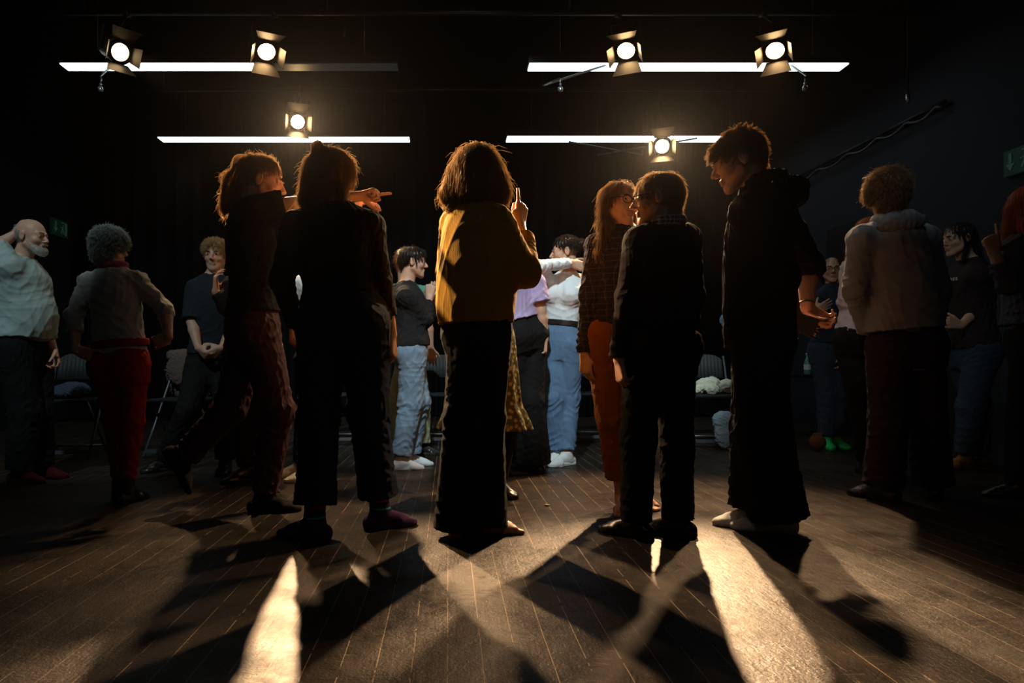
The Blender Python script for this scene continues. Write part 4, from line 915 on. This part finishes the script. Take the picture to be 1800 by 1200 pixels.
# 10 blond man at the back
p = Person('person with curly blond hair and black shirt, hands clasped, leaning back behind the walking woman', 4.72, 1.62, 178, (379, 449), (374, 486), (372, 640),
    dict(R=A((338, 566, -.08), (349, 612, -.16), (.75, -.3, -.6), (.6, .6, .3), 'curl', (344, 508, 0)), L=A((412, 566, -.06), (390, 612, -.16), (-.75, -.3, -.5), (-.6, .6, .3), 'curl', (404, 508, 0))),
    dict(R=L((330, 725, -.12), 290, -.04, 215), L=L((400, 730, -.1), 396, -.12, 170)), look=(178, 3, 0), bw=1.0, h=.0065)
p.body(); p.top('shirt', cloth('shirt_black_blue', (.016, .022, .026)), (372, 622), ease=.02, sleeve=(.95, .95), srad=(.072, .068, .06), wr=.005, seed=101)
p.pants('trousers', BLK2, (372, 612), (.105, .085, .075), hem=.97, wr=.005, seed=22); p.shoes(BLKS, 'shoe', 1.2, sole=mat('sole_dark', (.02, .02, .02), .5))
p.hair(HBL, [('e', (0, -.012, .048), (.094, .104, .080)), ('e', (0, .05, .085), (.06, .045, .03))], flow='crown', n=1500, L=.05, fly=.012, curl=1.2, groove=.007, thick=.001)
# 11 half-hidden person raising a hand
p = Person('person in black hidden behind the pointing person, raised hand and one shoe showing', 4.32, 1.66, 170, (436, 440), (438, 480), (440, 635),
    dict(R=A((398, 540, -.08), (379, 512, -.10), (.0, 0, 1), (1, .25, 0), 'relax', (408, 502, 0)), L=A((470, 560, 0), (466, 620, -.1), None, None, 'relax', (466, 502, 0))),
    dict(R=L((432, 730, 0), 436, -.05, 225), L=L((455, 730, 0), 462, 0, 150)), look=(200, 3, 0), h=.0075)
p.body(face=False); p.top('shirt', BLK, (440, 622), ease=.018, sleeve=(1.7, 1.9), wr=.005, seed=111); p.pants('trousers', BLK2, (440, 612), (.1, .08, .07), hem=.97, wr=.005, seed=23)
p.shoes(BLKS, 'shoe', 1.2, sole=mat('sole_dark2', (.02, .02, .02), .5)); p.hair(HD, SHORT, flow='crown', n=300, L=.04)
# 12 person with white sneakers behind the jeans woman
p = Person('person in white shirt and white lace-up trainers, hidden behind the cuffed jeans', 4.40, 1.62, 172, (572, 436), (568, 478), (564, 630),
    dict(R=A((520, 545, 0), (515, 600, -.1), (.6, -.2, -.6), None, 'relax', (530, 500, 0)), L=A((598, 545, 0), (600, 605, 0), None, None, 'relax', (590, 500, 0))),
    dict(R=L((538, 730, 0), 528, .03, 245), L=L((562, 730, 0), 548, -.12, 240)), look=(200, 2, 0), bw=.95, h=.0075)
p.body(face=False); p.top('shirt', cloth('shirt_white', (.70, .74, .74)), (556, 590), ease=.02, sleeve=(1.5, 1.5), wr=.005, seed=121); p.pants('jeans', DENIMD, (556, 585), (.095, .075, .058), hem=.93, wr=.005, seed=24)
p.shoes(mat('trainer_white', (.70, .68, .64), .7), 'trainer', 1.18, sole=WHITEP, laces=cloth('lace_white', (.8, .8, .8))); p.hair(HB, SHORT, flow='crown', n=300, L=.04)
# 13 short dark hair, black top, pale jeans
p = Person('person with short dark hair, black sweater and pale blue jeans in white socks, profile right', 4.77, 1.56, 78, (726, 461), (714, 499), (722, 612),
    dict(R=A((748, 562, -.06), (755, 523, .0), (.12, .1, 1), (.2, 1, 0), 'fist', (714, 521, -.13)), L=A((752, 556, .12), (764, 520, .10), (.1, 0, 1), (0, -1, 0), 'fist', (722, 521, .15))),
    dict(R=L((722, 705, -.04), 704, -.05, 84), L=L((734, 705, .06), 722, .12, 80)), look=(84, 2, 0), bw=.98, bd=1.12, h=.005)
p.body(h=.0045); z_ = p.T/.54
p.top('sweater', cloth('sweater_black', (.016, .015, .016)), (722, 609), ease=.020, sleeve=(1.8, 1.8), srad=(.070, .058, .044), wr=.005, seed=131, wl=.09, flare=.014)
p.pants('jeans', DENIML, (722, 600), (.105, .095, .072), hem=.93, wr=.0055, seed=25, cuff=.03, wl=.1)
p.shoes(WSOCK, 'sock', 1.08)
p.hair(HD, [('e', (0, -.018, .038), (.090, .108, .088)), ('c', (0, -.06, -.005), (0, -.058, -.065), .060, .036), ('e', (0, .045, .068), (.062, .045, .030)), ('c', (.072, .02, .01), (.074, .02, -.03), .012, .006, .01), ('c', (-.072, .02, .01), (-.074, .02, -.03), .012, .006, .01)], flow='crown', n=1400, L=.05, fly=.004)
# 14 green T-shirt behind
p = Person('person in a green T-shirt and khaki trousers, standing just behind the one in pale jeans', 5.42, 1.64, 82, (716, 461), (712, 498), (722, 612),
    dict(R=A((752, 566, -.02), (757, 612, 0), (.1, 0, -1), None, 'relax', (722, 520, -.1)), L=A((748, 566, .16), (750, 608, .2), None, None, 'relax', (760, 520, .12))),
    dict(R=L((700, 705, -.06), 672, -.1, 80), L=L((738, 705, .05), 738, .03, 86)), look=(70, 0, 0), bw=1.0, bd=1.15, h=.007)
p.body(face=False); p.top('tee_shirt', cloth('tee_green', (.13, .30, .22)), (728, 606), ease=.03, sleeve=(.7, .7), srad=(.085, .075, .06), wr=.006, seed=141)
p.pants('trousers', cloth('khaki', (.34, .38, .24)), (724, 600), (.110, .092, .085), hem=.95, wr=.006, seed=26); p.shoes(BLKS, 'shoe', 1.2, sole=mat('sole_dark3', (.02, .02, .02), .5)); p.hair(HR_, SHORT, flow='crown', n=500, L=.03)
# 15 lavender T-shirt
p = Person('person in a lavender T-shirt and flared black trousers, partly hidden by the yellow sweater', 4.60, 1.56, -35, (888, 444), (896, 482), (920, 585),
    dict(R=A((951, 546, -.02), (958, 598, -.02), (0, 0, -1), (-1, 0, 0), 'curl', (940, 498, 0)), L=A((885, 546, .1), (880, 590, .15), None, None, 'relax', (868, 498, 0))),
    dict(L=L((915, 705, .05), 925, .06, -30), R=L((935, 705, -.02), 944, 0, -20)), look=(-40, 5, 0), bw=1.0, h=.0065)
p.body(face=False); p.top('tee_shirt', cloth('tee_lavender', (.52, .40, .62)), (918, 560), ease=.03, sleeve=(.7, .72), srad=(.082, .074, .06), wr=.006, seed=151, wl=.09)
p.pants('trousers', BLK2, (918, 550), (.108, .092, .105), hem=1.04, wr=.004, seed=27); p.hair(HB, SHORT, flow='crown', n=300, L=.04); p.shoes(BLKS, 'shoe', 1.15)
# 16 woman in the floral skirt
p = Person('person in a tiered olive floral skirt over black leggings, hidden behind the yellow sweater', 3.81, 1.64, 172, (862, 385), (856, 424), (852, 590),
    dict(R=A((812, 510, 0), (815, 570, -.08), None, None, 'relax', (818, 440, 0)), L=A((888, 510, 0), (886, 575, -.05), None, None, 'relax', (893, 440, 0))),
    dict(R=L((835, 735, 0), 835, 0, 190), L=L((892, 745, 0), 876, .02, 150)), look=(176, 5, 0), bw=.95, h=.0065)
p.body(face=False); p.top('top', BLK, (852, 580), ease=.008, sleeve=(1.9, 1.9), wr=.003, seed=161); p.pants('leggings', BLK, (852, 585), (.088, .068, .052), hem=.98, wr=.002, seed=28)
FLORAL = mat('floral_olive', (.30, .27, .09), .7, .2); _n = FLORAL.node_tree; _v = _n.nodes.new('ShaderNodeTexVoronoi'); _v.inputs['Scale'].default_value = 38; _t = _n.nodes.new('ShaderNodeTexCoord'); _n.links.new(_t.outputs['Object'], _v.inputs['Vector'])
_r = _n.nodes.new('ShaderNodeValToRGB'); _r.color_ramp.elements[0].color = (.45, .40, .15, 1); _r.color_ramp.elements[0].position = .25; _r.color_ramp.elements[1].color = (.08, .08, .04, 1); _r.color_ramp.elements[1].position = .5
_n.links.new(_v.outputs['Distance'], _r.inputs[0]); _n.links.new(_r.outputs[0], _n.nodes['Principled BSDF'].inputs['Base Color'])
def skirt(f):
    o = p.pv - V(0, 0, 0); R_ = np.eye(3)
    f.loft(o, R_, [(-.52, .262, .20, 0), (-.40, .215, .17, 0), (-.385, .200, .16, 0), (-.20, .185, .15, 0), (0, .170, .135, 0), (.08, .145, .11, 0)], wave=(.055, 13, 3)); 
p.part('skirt', FLORAL, skirt, h=.006, wr=.003); p.shoes(BLKS, 'shoe', 1.15)
p.hair(HBL, [('e', (0, -.014, .036), (.088, .104, .084)), ('c', (.07, -.01, 0), (.125, .0, -.08), .035, .040, .02), ('c', (-.07, -.01, 0), (-.10, .0, -.08), .035, .040, .02), ('c', (0, -.05, 0), (0, -.06, -.10), .07, .07)], n=900, L=.12, fly=.012)
# 17 white top
p = Person('person in white top and blue jeans, one arm raised across to the shoulder', 4.99, 1.67, -152, (993, 443), (998, 482), (984, 600),
    dict(R=A((946, 468, -.22), (1004, 462, -.12), (.85, .1, -.25), (.0, .9, -.3), 'flat', (968, 497, -.02)), L=A((1018, 560, 0), (1002, 614, -.03), (-.05, 0, -1), (-1, .3, 0), 'relax', (1024, 497, .02))),
    dict(R=L((976, 700, -.03), 978, .0, -150), L=L((1000, 700, 0), 996, -.06, -128)), look=(-86, 4, 0), bw=.98, bust=1.0, h=.005)
p.body(); p.top('top', cloth('top_white', (.78, .82, .82), sc=300), (983, 569), ease=.006, sleeve=(1.98, 1.95), srad=(.056, .048, .040), wr=.0045, seed=171, wl=.09)
p.pants('jeans', DENIM, (983, 563), (.102, .082, .064), hem=.93, wr=.005, seed=29, wl=.1)
p.part('belt', BLKS, lambda f: f.loft(p.pv, p.R, [((p.pt((983, 573)) - p.pv) @ p.R[2], .160, .112, 0), ((p.pt((983, 563)) - p.pv) @ p.R[2], .156, .110, 0)], n=2.2), h=.004)
p.shoes(mat('trainer_white2', (.75, .76, .74), .6), 'trainer', 1.18, sole=WHITEP, laces=cloth('lace_white', (.8, .8, .8)))
p.hair(HD, [('e', (0, -.016, .038), (.086, .106, .084)), ('e', (0, -.125, .045), (.040, .040, .042)), ('c', (0, .05, .065), (0, .078, .030), .030, .014)], flow='back', n=1200, L=.08, fly=.006)
# 18 blue shirt behind the hooded boy
p = Person('person in a light blue shirt almost hidden behind the hooded boy, one elbow showing', 6.9, 1.62, 170, (1325, 493), (1325, 522), (1322, 616),
    dict(R=A((1278, 562, -.06), (1290, 594, -.1), (.6, -.2, -.5), None, 'relax', (1300, 532, 0)), L=A((1354, 566, 0), (1352, 598, 0), None, None, 'relax', (1350, 532, 0))),
    dict(R=L((1308, 700, 0), 1288, -.1, 215), L=L((1336, 700, 0), 1336, 0, 170)), look=(180, 2, 0), h=.008)
p.body(face=False); p.top('shirt', cloth('shirt_blue', (.26, .46, .62)), (1322, 622), ease=.03, sleeve=(1.5, 1.5), srad=(.08, .068, .06), wr=.006, seed=181); p.pants('trousers', DENIMD, (1322, 612), (.1, .085, .075), hem=.95, wr=.004, seed=31)
p.shoes(cloth('shoe_olive', (.12, .18, .12)), 'shoe', 1.25); p.hair(HD, SHORT, flow='crown', n=200, L=.04)
# 19 green socks
p = Person('smiling person with glasses and dark hair, navy sweater, hand on chest, bright green socks', 5.92, 1.67, -168, (1462, 474), (1466, 504), (1460, 612),
    dict(R=A((1436, 566, -.04), (1436, 546, -.20), (.85, .1, .45), (0, 1, 0), 'flat', (1440, 524, -.02)), L=A((1488, 570, 0), (1478, 618, -.08), (0, 0, -1), None, 'relax', (1490, 524, 0))),
    dict(R=L((1454, 695, 0), 1452, -.02, -168), L=L((1472, 695, 0), 1472, 0, 178)), look=(-158, 0, 0), bw=.95, h=.0065)
p.body(h=.005); p.top('sweater', cloth('sweater_navy', (.022, .030, .045)), (1460, 604), ease=.02, sleeve=(1.6, 1.95), srad=(.066, .056, .046), wr=.005, seed=191, collar=.02)
p.pants('jeans', cloth('denim_navy', (.035, .055, .085), 'twill', 320), (1460, 600), (.1, .082, .068), hem=.93, wr=.005, seed=32); p.shoes(cloth('sock_green', (.03, .62, .16)), 'sock', 1.1)
p.hair(HD, [('e', (0, -.018, .036), (.086, .102, .082)), ('c', (0, -.05, 0), (0, -.06, -.09), .07, .06), ('c', (.07, -.02, .01), (.074, -.02, -.08), .022, .02), ('c', (-.07, -.02, .01), (-.074, -.02, -.08), .022, .02)], n=500, L=.12, fly=.004); p.glasses(.022, False)
# 20 white top, ginger hair behind the grey hoodie
p = Person('person in pale pink sweater with long ginger hair, behind the grey hoodie', 4.50, 1.68, 30, (1530, 412), (1530, 452), (1518, 590),
    dict(L=A((1490, 530, .02), (1500, 590, .12), (.5, .5, -.4), None, 'relax', (1498, 474, 0)), R=A((1568, 530, 0), (1562, 590, .1), None, None, 'relax', (1562, 474, 0))),
    dict(L=L((1515, 720, 0), 1524, -.02, 20), R=L((1542, 720, .03), 1548, .05, 30)), look=(40, 4, 0), bw=.95, h=.007)
p.body(face=False); p.top('sweater', cloth('sweater_pale_pink', (.66, .56, .58)), (1518, 592), ease=.022, sleeve=(1.9, 1.9), srad=(.068, .06, .05), wr=.008, seed=201, wl=.08)
p.pants('jeans', BLK2, (1518, 584), (.1, .078, .06), hem=.97, wr=.005, seed=33); p.shoes(BLKS, 'shoe', 1.2)
p.hair(HR_, [('e', (0, -.018, .036), (.088, .104, .084)), ('c', (0, -.05, 0), (-.03, -.08, -.12), .075, .065), ('w', (1508, 420, -.06), (1496, 452, -.08), .05, .035)], n=900, L=.14, fly=.012)
# 21 woman with dark T-shirt on the right
p = Person('person with long dark hair, dark printed T-shirt and blue jeans, profile left', 4.80, 1.72, -98, (1684, 420), (1702, 458), (1708, 612),
    dict(L=A((1724, 538, -.06), (1690, 572, -.12), (-.9, 0, .2), (0, 1, 0), 'relax', (1716, 484, -.13)), R=A((1740, 540, .1), (1700, 575, .1), (-.9, 0, .1), None, 'relax', (1700, 484, .14))),
    dict(L=L((1706, 715, -.05), 1698, -.05, -98), R=L((1718, 715, .05), 1722, .1, -95)), look=(-92, 6, 0), bw=.98, bust=.6, h=.006)
p.body(h=.005); p.top('tee_shirt', cloth('tee_black_plum', (.030, .018, .022)), (1706, 612), ease=.022, sleeve=(.75, .75), srad=(.080, .072, .06), wr=.005, seed=211)
p.pants('jeans', cloth('denim_navy', (.035, .055, .085)), (1708, 600), (.102, .085, .070), hem=.95, wr=.005, seed=34); p.shoes(cloth('shoe_ochre', (.34, .18, .05)), 'shoe', 1.2)
c_ = p.nk + p.R[1]*.13 - p.R[2]*.14; pm = PM()
for i in range(5): pm.plate([c_ + p.R[0]*(-.05 + .022*i + u) + p.R[2]*v + p.R[1]*.012 for u, v in ((0, 0), (.014, 0), (.014, .022), (0, .022))], .002)
pm.build('chest_print', mat('print_pale', (.5, .4, .42), .8), p.root, False, p.base)
p.hair(HD, [('e', (0, -.018, .036), (.090, .106, .086)), ('c', (0, -.05, 0), (0, -.085, -.12), .075, .06), ('c', (0, -.085, -.12), (0, -.10, -.24), .06, .05), ('c', (-.065, -.01, 0), (-.06, .02, -.14), .024, .02)], n=900, L=.14, fly=.006)
# 22 woman at the right edge
p = Person('person with long auburn hair and navy ruffled top raising a finger, at the right edge', 3.70, 1.68, -60, (1806, 365), (1812, 412), (1812, 590),
    dict(L=A((1772, 500, -.10), (1748, 446, -.06), (-.15, .05, 1), (.2, 1, 0), 'point', (1788, 434, -.06)), R=A((1850, 520, .1), (1830, 590, .1), None, None, 'relax', (1846, 430, .12))),
    dict(L=L((1800, 735, 0), 1796, 0, -60), R=L((1824, 735, .05), 1830, .08, -50)), look=(25, 5, 0), bw=.95, h=.006)
p.body(face=False, h=.005); p.top('top', cloth('top_navy', (.06, .075, .11)), (1812, 572), ease=.02, sleeve=(1.7, 1.9), srad=(.066, .056, .046), wr=.008, seed=221, flare=.02)
p.pants('trousers', BLK2, (1812, 580), (.1, .082, .075), hem=1.0, wr=.004, seed=35); p.shoes(BLKS, 'shoe', 1.2)
p.hair(HR_, [('e', (0, -.018, .036), (.090, .106, .086)), ('c', (0, -.05, 0), (0, -.085, -.12), .078, .065), ('c', (-.07, -.02, 0), (-.09, -.0, -.20), .035, .03), ('c', (0, -.085, -.12), (0, -.09, -.22), .065, .05)], n=1500, L=.16, fly=.012)
